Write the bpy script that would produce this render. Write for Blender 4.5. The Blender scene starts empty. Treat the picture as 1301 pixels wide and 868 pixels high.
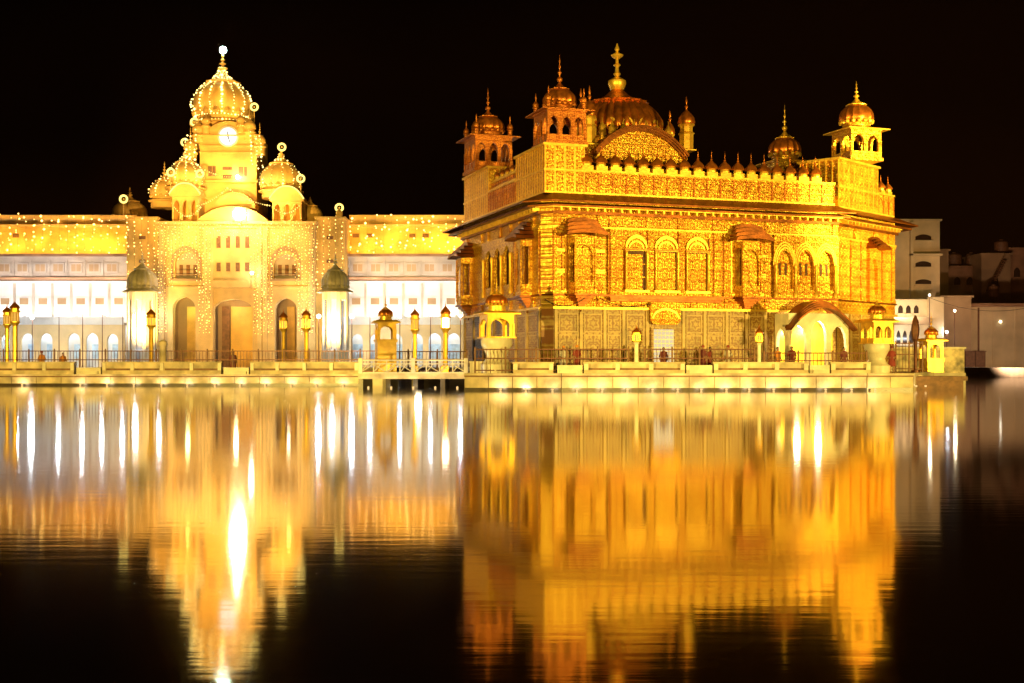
import bpy, math, random
from mathutils import Matrix, Vector
random.seed(7)
PI = math.pi
sc = bpy.context.scene
COL = sc.collection

# ------------------------------------------------------------------ camera
H = 1.6                      # eye height above the water
F = 1587.0; CX = 650.5; HZ = 463.0
cam_d = bpy.data.cameras.new('camera'); cam = bpy.data.objects.new('camera', cam_d); COL.objects.link(cam)
cam_d.sensor_width = 36.0; cam_d.lens = 36.0 * F / 1301.0
cam_d.shift_y = (HZ - 434.0) / 1301.0
cam_d.clip_start = 0.5; cam_d.clip_end = 3000
cam.location = (0, 0, H); cam.rotation_euler = (math.radians(90), 0, 0)
sc.camera = cam

# ------------------------------------------------------------------ night sky, exposure
w = bpy.data.worlds.new('World'); sc.world = w; w.use_nodes = True
bg = w.node_tree.nodes['Background']; bg.inputs[0].default_value = (1.0, 0.30, 0.12, 1); bg.inputs[1].default_value = 0.0005
sc.view_settings.view_transform = 'Standard'; sc.view_settings.look = 'None'
sc.view_settings.exposure = 0.0; sc.view_settings.gamma = 1.0
sc.cycles.max_bounces = 5; sc.cycles.diffuse_bounces = 2; sc.cycles.glossy_bounces = 3
sc.cycles.sample_clamp_indirect = 3.0
sc.cycles.caustics_reflective = False; sc.cycles.caustics_refractive = False

HAZE = 0.00005
AMBER = (1.0, 0.675, 0.13); SODIUM = (1.0, 0.56, 0.10); WARM = (1.0, 0.78, 0.45); COOL = (0.86, 0.94, 1.0)

def lamp(name, kind, loc, power, color, target=None, angle=60, size=0.3, blend=0.6, sy=None):
    d = bpy.data.lights.new(name, kind); d.energy = power; d.color = color
    if kind == 'SPOT': d.spot_size = math.radians(angle); d.spot_blend = blend; d.shadow_soft_size = size
    elif kind == 'AREA':
        d.shape = 'RECTANGLE'; d.size = size; d.size_y = sy or size
    else: d.shadow_soft_size = size
    o = bpy.data.objects.new(name, d); COL.objects.link(o); o.location = loc
    if target: o.rotation_euler = (Vector(target) - Vector(loc)).to_track_quat('-Z', 'Y').to_euler()
    return o

# floodlights of the pool: unseen, near bank, inferred from the lit shrine; two added fills
lamp('floodlight', 'SPOT', (-46, 20, 2.2), 230000, AMBER, (4, 90, 12), 34, 0.5, 0.5)
lamp('floodlight', 'SPOT', (-24, 2, 2.2), 420000, AMBER, (-27, 94, -2), 26, 0.4, 0.4)  # unseen extra spot added to brighten the causeway wall and posts
lamp('floodlight', 'SPOT', (8, -6, 2.2), 190000, AMBER, (14, 88, 13), 30, 0.5, 0.6)  # added frontal fill, softens the shadows on the front
lamp('floodlight', 'SPOT', (72, 14, 2.2), 330000, AMBER, (14, 88, 13), 30, 0.5, 0.6)
lamp('floodlight', 'SPOT', (60, 50, 2.2), 640000, AMBER, (28, 93, 13), 20, 0.4, 0.6)

# ------------------------------------------------------------------ materials
def mat(name, base, rough=0.6, metal=0.0, var=0.15, vscale=1.5, bump=0.0, bscale=8.0, kind='noise', bdist=0.05, spec=0.5, stretch=(1, 1, 1)):
    m = bpy.data.materials.new(name); m.use_nodes = True
    nt = m.node_tree; N = nt.nodes; L = nt.links; b = N['Principled BSDF']
    b.inputs['Roughness'].default_value = rough; b.inputs['Metallic'].default_value = metal
    b.inputs['Specular IOR Level'].default_value = spec
    tc = N.new('ShaderNodeTexCoord'); mp = N.new('ShaderNodeMapping'); mp.inputs['Scale'].default_value = stretch
    L.new(tc.outputs['Object'], mp.inputs[0])
    no = N.new('ShaderNodeTexNoise'); no.inputs['Scale'].default_value = vscale; no.inputs['Detail'].default_value = 6
    L.new(mp.outputs[0], no.inputs['Vector'])
    mx = N.new('ShaderNodeMix'); mx.data_type = 'RGBA'
    lo = tuple(c * (1 - var * 1.6) for c in base); hi = tuple(min(1, c * (1 + var)) for c in base)
    mx.inputs[6].default_value = (*lo, 1); mx.inputs[7].default_value = (*hi, 1)
    mr = N.new('ShaderNodeMapRange'); mr.inputs[1].default_value = 0.35; mr.inputs[2].default_value = 0.65
    L.new(no.outputs[0], mr.inputs[0]); L.new(mr.outputs[0], mx.inputs[0])
    L.new(mx.outputs[2], b.inputs['Base Color'])
    if bump:
        bp = N.new('ShaderNodeBump'); bp.inputs['Strength'].default_value = bump; bp.inputs['Distance'].default_value = bdist
        if kind == 'noise':
            t = N.new('ShaderNodeTexNoise'); t.inputs['Scale'].default_value = bscale; t.inputs['Detail'].default_value = 5; out = t.outputs[0]
            L.new(mp.outputs[0], t.inputs['Vector'])
        elif kind == 'relief':       # embossed flower and scroll work
            def mth(op, x, y=None, z=None):
                n_ = N.new('ShaderNodeMath'); n_.operation = op
                for i_, v_ in enumerate((x, y, z)):
                    if v_ is None: continue
                    if isinstance(v_, (int, float)): n_.inputs[i_].default_value = v_
                    else: L.new(v_, n_.inputs[i_])
                return n_.outputs[0]
            sp = N.new('ShaderNodeSeparateXYZ'); L.new(mp.outputs[0], sp.inputs[0])
            along = mth('ADD', sp.outputs[0], sp.outputs[1])
            row = mth('FLOOR', mth('MULTIPLY', sp.outputs[2], 1 / bscale))
            fx = mth('SUBTRACT', mth('FRACT', mth('ADD', mth('MULTIPLY', along, 1 / bscale), mth('MULTIPLY', row, 0.5))), 0.5)
            fz = mth('SUBTRACT', mth('FRACT', mth('MULTIPLY', sp.outputs[2], 1 / bscale)), 0.5)
            rad = mth('SQRT', mth('ADD', mth('MULTIPLY', fx, fx), mth('MULTIPLY', fz, fz)))
            ang = mth('ARCTAN2', fz, fx)
            pet = mth('MULTIPLY', rad, mth('ADD', 1.0, mth('MULTIPLY', mth('COSINE', mth('MULTIPLY', ang, 6.0)), 0.22)))
            ring = mth('SINE', mth('MULTIPLY', pet, 21.0))
            edge = mth('MAXIMUM', mth('ABSOLUTE', fx), mth('ABSOLUTE', fz))
            seam = mth('MULTIPLY', mth('GREATER_THAN', edge, 0.455), -1.6)
            t2 = N.new('ShaderNodeTexNoise'); t2.inputs['Scale'].default_value = 3.2; t2.inputs['Detail'].default_value = 5; L.new(mp.outputs[0], t2.inputs['Vector'])
            out = mth('ADD', mth('MULTIPLY', mth('ADD', ring, seam), 0.25), mth('MULTIPLY_ADD', t2.outputs[0], 1.1, 0.15))
            # darker, redder tone in the hollows of the relief
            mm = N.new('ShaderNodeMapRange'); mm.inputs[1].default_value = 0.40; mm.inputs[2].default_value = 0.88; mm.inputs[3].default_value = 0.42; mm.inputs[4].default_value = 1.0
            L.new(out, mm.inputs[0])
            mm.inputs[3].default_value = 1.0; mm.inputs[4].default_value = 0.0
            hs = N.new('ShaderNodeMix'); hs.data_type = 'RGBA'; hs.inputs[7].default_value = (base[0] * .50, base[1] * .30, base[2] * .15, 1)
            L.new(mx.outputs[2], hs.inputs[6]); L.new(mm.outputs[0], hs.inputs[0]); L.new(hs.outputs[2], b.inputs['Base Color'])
        L.new(out, bp.inputs['Height']); L.new(bp.outputs[0], b.inputs['Normal'])
    return m

def glow(name, col, strength):
    m = bpy.data.materials.new(name); m.use_nodes = True; nt = m.node_tree; nt.nodes.clear()
    e = nt.nodes.new('ShaderNodeEmission'); e.inputs[0].default_value = (*col, 1); e.inputs[1].default_value = strength
    o = nt.nodes.new('ShaderNodeOutputMaterial'); nt.links.new(e.outputs[0], o.inputs[0])
    m.cycles.emission_sampling = 'NONE'
    return m

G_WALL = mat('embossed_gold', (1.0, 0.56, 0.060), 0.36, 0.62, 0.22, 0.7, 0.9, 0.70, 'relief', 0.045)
G_SHADE = mat('shaded_gold', (0.62, 0.22, 0.035), 0.42, 0.6, 0.2, 0.7, 0.7, 0.5, 'relief', 0.03)  # darker copy of the gold: shade put into colour for kiosks and recess lines
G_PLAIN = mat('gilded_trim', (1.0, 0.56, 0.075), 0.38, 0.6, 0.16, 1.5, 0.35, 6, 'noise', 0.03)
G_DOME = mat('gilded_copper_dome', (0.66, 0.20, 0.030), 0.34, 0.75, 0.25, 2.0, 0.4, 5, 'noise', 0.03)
G_EAVE = mat('shaded_copper_eave', (0.22, 0.065, 0.012), 0.38, 0.75, 0.25, 1.2, 0.4, 4, 'noise', 0.03)  # copper darkened so unlit eave tops, hoods and recess lines are in the colour
G_DARK = mat('dark_opening', (0.10, 0.035, 0.012), 0.6, 0.2, 0.3, 6)  # near-black tone for slit windows and painted recess shade
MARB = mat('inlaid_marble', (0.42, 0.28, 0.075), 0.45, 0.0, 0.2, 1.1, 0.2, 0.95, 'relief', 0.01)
MARB_T = mat('marble_trim', (0.50, 0.34, 0.12), 0.45, 0.0, 0.15, 1.5)
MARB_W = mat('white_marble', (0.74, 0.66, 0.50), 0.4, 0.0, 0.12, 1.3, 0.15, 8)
STONE = mat('weathered_marble_kerb', (0.62, 0.50, 0.32), 0.6, 0.0, 0.28, 0.9, 0.3, 7)
WET = mat('wet_algae_stone', (0.05, 0.032, 0.015), 0.35, 0.0, 0.3, 2)
WHITE = mat('white_painted_plaster', (0.74, 0.72, 0.70), 0.7, 0.0, 0.07, 0.4, 0.1, 5)
LILAC = mat('grey_plaster', (0.50, 0.42, 0.35), 0.7, 0.0, 0.12, 0.5, 0.1, 5)
CREAM = mat('cream_plaster', (0.68, 0.52, 0.29), 0.7, 0.0, 0.10, 0.35, 0.15, 5)
GATEC = mat('gateway_lime_plaster', (0.72, 0.49, 0.19), 0.7, 0.0, 0.12, 0.5, 0.15, 5)
YELLOW = mat('yellow_washed_plaster', (0.80, 0.48, 0.12), 0.7, 0.0, 0.2, 0.35, 0.15, 5)
BROWN = mat('bare_brick_render', (0.36, 0.19, 0.10), 0.8, 0.0, 0.3, 0.3, 0.3, 3)
TAN = mat('tan_plaster', (0.40, 0.26, 0.14), 0.8, 0.0, 0.15, 0.25, 0.2, 3)
RIBDOME = mat('grey_ribbed_dome_stone', (0.62, 0.55, 0.42), 0.5, 0.0, 0.15, 1)
PANE = mat('dark_window_glass', (0.05, 0.03, 0.02), 0.15, 0.0, 0.2, 1)
BROWNWOOD = mat('brown_shutter', (0.20, 0.09, 0.04), 0.6, 0.0, 0.2, 3)
IRON = mat('red_brown_railing_metal', (0.12, 0.038, 0.02), 0.45, 0.4, 0.2, 5)
PAVE = mat('marble_paving', (0.55, 0.46, 0.34), 0.5, 0.0, 0.15, 1)
BLACKM = mat('black_cable', (0.03, 0.02, 0.015), 0.6)
CLOCKW = glow('backlit_clock_glass', (1.0, 0.98, 0.88), 1.6)
BULB = glow('warm_bulb', (1.0, 0.58, 0.14), 7.0)
BULBW = glow('white_bulb', (1.0, 0.93, 0.72), 14.0)
BULBHOT = glow('floodlight_glass', (1.0, 0.86, 0.5), 120.0)
BEACON = glow('beacon_glass', (0.50, 1.0, 0.90), 160.0)
TUBE = glow('fluorescent_tube', (0.86, 0.94, 1.0), 9.0)
LANT = glow('lantern_glass', (1.0, 0.55, 0.10), 0.9)
RING = glow('lit_ring', (1.0, 0.72, 0.16), 2.4)
KERBG = glow('kerb_lamp_glass', (1.0, 0.62, 0.22), 1.3)
DOORGLOW = glow('glowing_door_curtain', (1.0, 0.80, 0.46), 0.85)  # emission stands in for light showing through the door curtain

# ------------------------------------------------------------------ mesh builder
class MB:
    def __init__(s, M=None): s.v = []; s.f = []; s.M = M or Matrix()
    def add(s, vs, fs):
        n = len(s.v); s.v += [tuple(s.M @ Vector(p)) for p in vs]; s.f += [tuple(n + i for i in f) for f in fs]; return s
    def box(s, x0, x1, y0, y1, z0, z1, tx=1.0, ty=1.0):
        cx, cy = (x0 + x1) / 2, (y0 + y1) / 2
        q = lambda x, y: (cx + (x - cx) * tx, cy + (y - cy) * ty)
        vs = [(x0, y0, z0), (x1, y0, z0), (x1, y1, z0), (x0, y1, z0)] + [(*q(x, y), z1) for x, y in ((x0, y0), (x1, y0), (x1, y1), (x0, y1))]
        return s.add(vs, [(3, 2, 1, 0), (4, 5, 6, 7), (0, 1, 5, 4), (1, 2, 6, 5), (2, 3, 7, 6), (3, 0, 4, 7)])
    def prism(s, poly, z0, z1):
        n = len(poly)
        return s.add([(x, y, z0) for x, y in poly] + [(x, y, z1) for x, y in poly],
                     [tuple(range(n))[::-1], tuple(range(n, 2 * n))] + [(i, (i + 1) % n, n + (i + 1) % n, n + i) for i in range(n)])
    def extr(s, poly, y0, y1):      # polygon in x-z pushed along y
        n = len(poly)
        return s.add([(x, y0, z) for x, z in poly] + [(x, y1, z) for x, z in poly],
                     [tuple(range(n)), tuple(range(n, 2 * n))[::-1]] + [(i, n + i, n + (i + 1) % n, (i + 1) % n) for i in range(n)])
    def lathe(s, cx, cy, z, prof, n=16, nf=0, amp=0.0, ph=0.0, sq=1.0):
        vs = []; fs = []
        for r, h in prof:
            for i in range(n):
                a = 2 * PI * i / n + ph; k = 1 + (amp * abs(math.cos(nf * (a - ph) / 2)) if nf and r > 0.05 else 0)
                vs.append((cx + r * k * math.cos(a), cy + r * k * sq * math.sin(a), z + h))
        m = len(prof)
        for j in range(m - 1):
            for i in range(n):
                a, b = j * n + i, j * n + (i + 1) % n; fs.append((a, b, b + n, a + n))
        fs.append(tuple(range(n))[::-1]); fs.append(tuple(range((m - 1) * n, m * n)))
        return s.add(vs, fs)
    def ball(s, c, r, n=8):
        k = max(3, n // 2); prof = [(max(0.002, r * math.sin(PI * i / k)), -r * math.cos(PI * i / k)) for i in range(k + 1)]
        return s.lathe(c[0], c[1], c[2], prof, n)
    def gem(s, c, r):
        x, y, z = c
        return s.add([(x + r, y, z), (x, y + r, z), (x - r, y, z), (x, y - r, z), (x, y, z + r), (x, y, z - r)],
                     [(0, 1, 4), (1, 2, 4), (2, 3, 4), (3, 0, 4), (1, 0, 5), (2, 1, 5), (3, 2, 5), (0, 3, 5)])
    def tube(s, pts, r, n=5):
        pts = [Vector(p) for p in pts]; vs = []; fs = []
        for i, p in enumerate(pts):
            d = (pts[min(i + 1, len(pts) - 1)] - pts[max(i - 1, 0)]).normalized()
            up = Vector((0, 0, 1)) if abs(d.z) < 0.9 else Vector((0, 1, 0))
            a = d.cross(up).normalized(); b = d.cross(a)
            for k in range(n):
                t = 2 * PI * k / n; vs.append(tuple(p + a * r * math.cos(t) + b * r * math.sin(t)))
        for i in range(len(pts) - 1):
            for k in range(n):
                A, B = i * n + k, i * n + (k + 1) % n; fs.append((A, B, B + n, A + n))
        fs.append(tuple(range(n))); fs.append(tuple(range(len(vs) - n, len(vs))))
        return s.add(vs, fs)
    def strip(s, lower, upper, y0, y1):   # wall slab between two curves (lists of (x,z)) with thickness
        n = len(lower); vs = []
        for (x, z), (x2, z2) in zip(lower, upper): vs += [(x, y0, z), (x2, y0, z2), (x2, y1, z2), (x, y1, z)]
        fs = []
        for i in range(n - 1):
            a, b = 4 * i, 4 * i + 4
            fs += [(a, b, b + 1, a + 1), (a + 1, b + 1, b + 2, a + 2), (a + 2, b + 2, b + 3, a + 3), (a + 3, b + 3, b, a)]
        fs += [(0, 1, 2, 3), (4 * n - 1, 4 * n - 2, 4 * n - 3, 4 * n - 4)]
        return s.add(vs, fs)
    def arches(s, x0, x1, z0, z1, y0, y1, opens, cusp=0.0, n=16):
        # opens: (xc, half width, sill z, spring z, rise)
        x = x0
        for xc, hw, zs, sp, rise in sorted(opens):
            s.box(x, xc - hw, y0, y1, z0, z1)
            if zs > z0 + 0.01: s.box(xc - hw, xc + hw, y0, y1, z0, zs)
            lo = []; up = []
            for i in range(n + 1):
                t = -1 + 2 * i / n; h = rise * archf(t, cusp)
                lo.append((xc + hw * t, sp + h)); up.append((xc + hw * t, z1))
            s.strip(lo, up, y0, y1); x = xc + hw
        s.box(x, x1, y0, y1, z0, z1); return s
    def cut(s):
        s.cuts = getattr(s, 'cuts', []) + [(len(s.v), len(s.f))]
    def build_each(s, name, m, parent=None, smooth=False):    # one mesh per piece between cuts
        pv = pf = 0; c = [x for x in getattr(s, 'cuts', [])]
        if not c or c[-1][0] != len(s.v): c.append((len(s.v), len(s.f)))
        o = None
        for v1, f1 in c:
            if v1 == pv: continue
            k = MB(); k.v = s.v[pv:v1]; k.f = [tuple(i - pv for i in f) for f in s.f[pf:f1]]; o = k.build(name, m, parent, smooth); pv, pf = v1, f1
        return o
    def build(s, name, m, parent=None, smooth=False):
        me = bpy.data.meshes.new(name); me.from_pydata(s.v, [], s.f); me.materials.append(m)
        import bmesh
        bm = bmesh.new(); bm.from_mesh(me); bmesh.ops.recalc_face_normals(bm, faces=bm.faces)
        if smooth:
            for f in bm.faces: f.smooth = len(f.verts) < 5
            for e in bm.edges:
                if len(e.link_faces) == 2 and e.calc_face_angle(0) > 0.7: e.smooth = False
        bm.to_mesh(me); bm.free()
        o = bpy.data.objects.new(name, me); COL.objects.link(o)
        if parent: o.parent = parent
        return o

def archf(t, cusp=0.0):
    a = abs(t); h = (1 - a ** 2.3) ** 0.55 if a < 1 else 0.0
    h = h * 0.86 + 0.14 * (1 - a)
    if cusp and a < 0.98: h -= cusp * abs(math.sin(a * PI * 3.5)) ** 0.7 * 1.0
    return max(0.0, h)

def tag(o, label=None, cat=None, group=None, kind=None):
    if label: o['label'] = label
    if cat: o['category'] = cat
    if group: o['group'] = group
    if kind: o['kind'] = kind
    return o
def thing(name, loc, rz, label, cat, group=None):
    o = bpy.data.objects.new(name, None); COL.objects.link(o); o.location = loc; o.rotation_euler = (0, 0, rz); o.empty_display_size = 0.5
    return tag(o, label, cat, group)
def copy_tree(o, parent=None):
    c = o.copy(); COL.objects.link(c); c.parent = parent
    for ch in [k for k in bpy.data.objects if k.parent == o]: copy_tree(ch, c)
    return c
def Rz(a): return Matrix.Rotation(a, 4, 'Z')
def Tr(x, y, z): return Matrix.Translation((x, y, z))
def at(px, py, Y): return Vector(((px - CX) / F * Y, Y, H + (HZ - py) / F * Y))
def zat(py, Y): return H + (HZ - py) / F * Y
def xat(px, Y): return (px - CX) / F * Y

ONION = [(0.90, 0), (1.0, 0.10), (1.06, 0.30), (1.04, 0.52), (0.93, 0.74), (0.72, 0.95), (0.52, 1.06)]
CAPTOP = [(0.60, 1.06), (0.62, 1.11), (0.45, 1.16), (0.24, 1.30), (0.12, 1.44), (0.08, 1.52)]
def finial(mb, x, y, z, h, r):
    P = [(0.5, 0), (0.35, 0.03), (1.0, 0.09), (1.15, 0.14), (0.9, 0.19), (0.3, 0.23), (0.28, 0.30), (0.7, 0.35), (0.75, 0.39), (0.3, 0.43), (0.22, 0.52),
         (0.5, 0.56), (0.5, 0.60), (0.2, 0.64), (0.16, 0.74), (0.34, 0.77), (0.30, 0.81), (0.12, 0.85), (0.03, 1.0)]
    mb.lathe(x, y, z, [(a * r, b * h) for a, b in P], 10)
def spire_parts(par, M, r, zb, tip, md, mf, n=32, nf=16, squash=1.0):
    d = MB(M); d.lathe(0, 0, zb, [(a * r, b * r * squash) for a, b in ONION], n, nf, 0.08)
    dm = d.build('dome', md, par, True)
    c = MB(M); c.lathe(0, 0, zb, [(a * r, b * r * squash) for a, b in CAPTOP], 20, 10, 0.1); c.build('lotus_cap', mf, par, True)
    z = zb + 1.48 * r * squash
    f = MB(M); finial(f, 0, 0, z, tip - z, r * 0.17); f.build('finial', mf, par, True)
    p = MB(M)
    for i in range(16):            # upright petals round the foot of the dome
        a = 2 * PI * i / 16; x, y = 1.02 * r * math.cos(a), 1.02 * r * math.sin(a)
        p.M = M @ Tr(x, y, zb - 0.02 * r) @ Rz(a)
        p.lathe(0, 0, 0, [(0.10 * r, 0), (0.16 * r, 0.12 * r), (0.10 * r, 0.26 * r), (0.02 * r, 0.34 * r)], 6)
    p.build('petal_ring', mf, par, True)
    return dm
def eave_ring(mb, hx, hy, z, over, drop, th=0.08):
    # sloping slab round a rectangle
    a = [(-hx, -hy), (hx, -hy), (hx, hy), (-hx, hy)]; b = [(-hx - over, -hy - over), (hx + over, -hy - over), (hx + over, hy + over), (-hx - over, hy + over)]
    vs = [(x, y, z) for x, y in a] + [(x, y, z - drop) for x, y in b] + [(x, y, z - drop - th) for x, y in b] + [(x, y, z - th - drop * 0.3) for x, y in a]
    fs = []
    for r_ in range(3):
        for i in range(4): fs.append((r_ * 4 + i, r_ * 4 + (i + 1) % 4, r_ * 4 + 4 + (i + 1) % 4, r_ * 4 + 4 + i))
    fs += [(0, 1, 2, 3), (12, 13, 14, 15)]
    return mb.add(vs, fs)
def chhatri(par, M, hw, hcol, nop, r, tip, mw, md, mf, over=0.35, turrets=True, drum=0.45, bodyname='kiosk', ped=0.25, squash=1.0):
    """square domed kiosk; M puts its base at z=0. The body mesh carries the dome, eave and finial."""
    b = MB(M); b.box(-hw - .12, hw + .12, -hw - .12, hw + .12, 0, ped)
    th = hw * 0.14; ow = (2 * hw) / nop / 2 * 0.70
    for k in range(4):
        b.M = M @ Rz(k * PI / 2)
        xs = [-hw + (2 * hw) * (i + .5) / nop for i in range(nop)]
        x1 = hw - th - 0.002
        b.arches(-hw, x1, ped, ped + hcol, -hw, -hw + th, [(x - (th / 2 if i == nop - 1 else 0) * 0.6, ow, ped + 0.22 * hcol if nop > 1 else ped + .02, ped + hcol * 0.55, hcol * 0.28) for i, x in enumerate(xs)], 0.06, 14)
        for i in range(nop + 1):
            x = -hw + 2 * hw * i / nop; x = min(max(x, -hw + .05), hw - .05)
            b.box(x - .05, x + .05, -hw - .04, -hw - .002, ped, ped + hcol * .62)
    b.M = M; b.box(-hw - .06, hw + .06, -hw - .06, hw + .06, ped + hcol, ped + hcol + .12)
    body = b.build(bodyname, mw, par)
    z = ped + hcol + .12
    root = body if bodyname == 'kiosk' else par
    e = MB(M); eave_ring(e, hw + .05, hw + .05, z + .12, over, .14); e.build('eave', mf, root)
    d = MB(M); d.lathe(0, 0, z + .1, [(r * 0.98, 0), (r * 1.0, drum * .3), (r * .9, drum * .35), (r * .9, drum * .9), (r, drum)], 16); d.build('drum', mw, root, True)
    spire_parts(root, M, r, z + .1 + drum, tip, md, mf, squash=squash)
    if turrets:
        for sx in (-1, 1):
            for sy in (-1, 1):
                t = MB(M); x, y = sx * hw * .92, sy * hw * .92; q = hw * .12
                t.lathe(x, y, z + .12, [(q, 0), (q, q * 2.2), (q * 1.5, q * 2.5), (q * 1.2, q * 2.9), (q * 1.35, q * 3.7), (q * .9, q * 4.6), (q * .3, q * 5.2), (q * .25, q * 6), (q * .4, q * 6.4), (q * .1, q * 8.5)], 10)
                t.build('turret', mf, root, True)
    return body

# ------------------------------------------------------------------ water, banks, platform
wm = bpy.data.materials.new('still_pool_water'); wm.use_nodes = True
nt = wm.node_tree; nt.nodes.clear()
tc = nt.nodes.new('ShaderNodeTexCoord'); mp = nt.nodes.new('ShaderNodeMapping'); mp.inputs['Scale'].default_value = (0.9, 5.0, 1)
no = nt.nodes.new('ShaderNodeTexNoise'); no.inputs['Scale'].default_value = 1.0; no.inputs['Detail'].default_value = 3
bp = nt.nodes.new('ShaderNodeBump'); bp.inputs['Strength'].default_value = 0.07; bp.inputs['Distance'].default_value = 0.015
gl = nt.nodes.new('ShaderNodeBsdfGlossy'); gl.inputs['Color'].default_value = (1, 1, 1, 1); gl.inputs['Roughness'].default_value = 0.064
df = nt.nodes.new('ShaderNodeBsdfDiffuse'); df.inputs['Color'].default_value = (0.002, 0.002, 0.002, 1)
fr = nt.nodes.new('ShaderNodeFresnel'); fr.inputs['IOR'].default_value = 1.5
mr = nt.nodes.new('ShaderNodeMath'); mr.operation = 'MULTIPLY_ADD'; mr.inputs[1].default_value = 0.45; mr.inputs[2].default_value = 0.55
mx = nt.nodes.new('ShaderNodeMixShader'); ow = nt.nodes.new('ShaderNodeOutputMaterial')
for a_, b_ in ((tc.outputs['Object'], mp.inputs[0]), (mp.outputs[0], no.inputs['Vector']), (no.outputs[0], bp.inputs['Height']), (bp.outputs[0], gl.inputs['Normal']),
               (fr.outputs[0], mr.inputs[0]), (mr.outputs[0], mx.inputs[0]), (df.outputs[0], mx.inputs[1]), (gl.outputs[0], mx.inputs[2]), (mx.outputs[0], ow.inputs[0])): nt.links.new(a_, b_)
q = MB(); q.box(-900, 900, -60, 1500, -1.0, 0.0); tag(q.build('water', wm), kind='structure')
YS = 170.0                                # far bank
q = MB(); q.box(-900, 900, YS - 14, 1400, -0.9, 1.2); tag(q.build('far_bank', PAVE), kind='structure')

TH = math.radians(18.33); A = Vector((2.75, 83.0))
cs, sn = math.cos(TH), math.sin(TH)
def W2(u, v): return (A.x + cs * u - sn * v, A.y + sn * u + cs * v)
def U(px, v=0.0):
    k = (px - CX) / F
    return (k * (A.y + cs * v) - A.x + sn * v) / (cs - k * sn)
def V(px, u=0.0):
    k = (px - CX) / F
    return (A.x + cs * u - k * (A.y + sn * u)) / (sn + k * cs)
def ZT(py, u, v): return H + (HZ - py) / F * W2(u, v)[1]
Z0 = 1.05                                  # top of the platform
PL, PR, PY = -2.9, 24.6, 76.2
q = MB(); q.prism([(PL, PY + .3), (3.0, PY - .4), (PR - 3, PY), (PR, PY + .6), (PR + 14, 112), (-9, 112), (-9, 99), (PL, 90)], -0.9, Z0); tag(q.build('platform', PAVE), kind='structure')
CY = 94.0                                  # causeway on the left
q = MB(); q.box(-60, -9.0, CY, CY + 4.5, -0.9, 0.86); tag(q.build('causeway', PAVE), kind='structure')

def kerb(name, p0, p1, z0, z1, seg, label, group, drop=0.0):
    # facing slabs standing in the water along an edge, one thing with joints
    x0, y0 = p0; x1, y1 = p1; L_ = math.hypot(x1 - x0, y1 - y0); an = math.atan2(y1 - y0, x1 - x0)
    t = thing(name, (x0, y0, 0), an, label, 'retaining wall', group)
    n = max(1, round(L_ / seg)); s = L_ / n; m = MB()
    for i in range(n): m.box(i * s + .02, (i + 1) * s - .02, -.14, -.004, .17, z1 - .14, 1, 1)
    m.build('facing_slabs', STONE, t)
    m = MB(); m.box(0, L_, -.26, .30, z1 - .13, z1 + .004); m.build('coping', STONE, t)
    m = MB(); m.box(0, L_, -.10, -.003, -.3, .165); m.build('waterline_course', WET, t)
    m = MB(); m.box(0, L_, -.175, -.142, z1 - .225, z1 - .135); m.build('coping_shade_strip', BROWNWOOD, t)  # dark strip imitates the shadow of the coping overhang
    return t
kerb('retaining_wall', (PL, PY + .3), (3.0, PY - .4), 0, Z0, 1.35, 'slab-faced kerb at the water, left end below the round kiosk base', 'marble kerb of the pool')
kerb('retaining_wall', (3.0, PY - .4), (PR - 3, PY), 0, Z0, 1.6, 'long slab-faced marble kerb in front of the golden shrine', 'marble kerb of the pool')
kerb('retaining_wall', (PR - 3, PY), (PR, PY + .6), 0, Z0, 1.5, 'short slab-faced kerb at the right end of the shrine platform', 'marble kerb of the pool')
kerb('retaining_wall', (-60, CY), (-11.5, CY), 0, .86, 1.9, 'long slab-faced kerb of the causeway in front of the clock tower gate', 'marble kerb of the pool')

# kerb lamps at the waterline
def edge_lamp(x, y, z, power=26, gap=.34):
    m = MB(); m.lathe(0, 0, 0, [(.05, -.05), (.07, 0), (.075, .05), (.02, .07)], 8)
    o = m.build('kerb_lamp', KERBG); o.location = (x, y, z)
    tag(o, 'tiny round lamp at the waterline against the marble kerb', 'lamp', 'kerb lamps at the waterline')
    lamp('kerb_light', 'AREA', (x, y - .18, z + .05), power * .55, WARM, (x, y + .35, z + .55), size=.5, sy=.12)
for px in (28, 102, 136, 170, 205, 238, 273, 305, 337, 370, 402, 436):
    edge_lamp(xat(px, CY - .35), CY - .35, 0.06, 18)
for px in (636, 668, 702, 733, 765, 797, 829, 861, 891, 923, 952, 983, 1016, 1049, 1082, 1112):
    yy = PY - .4 + (max(0, xat(px, 76) - 3) / 18.6) * .4 + (0.5 if px < 670 else 0) - .4
    edge_lamp(xat(px, yy), yy, 0.06, 15)

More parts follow.
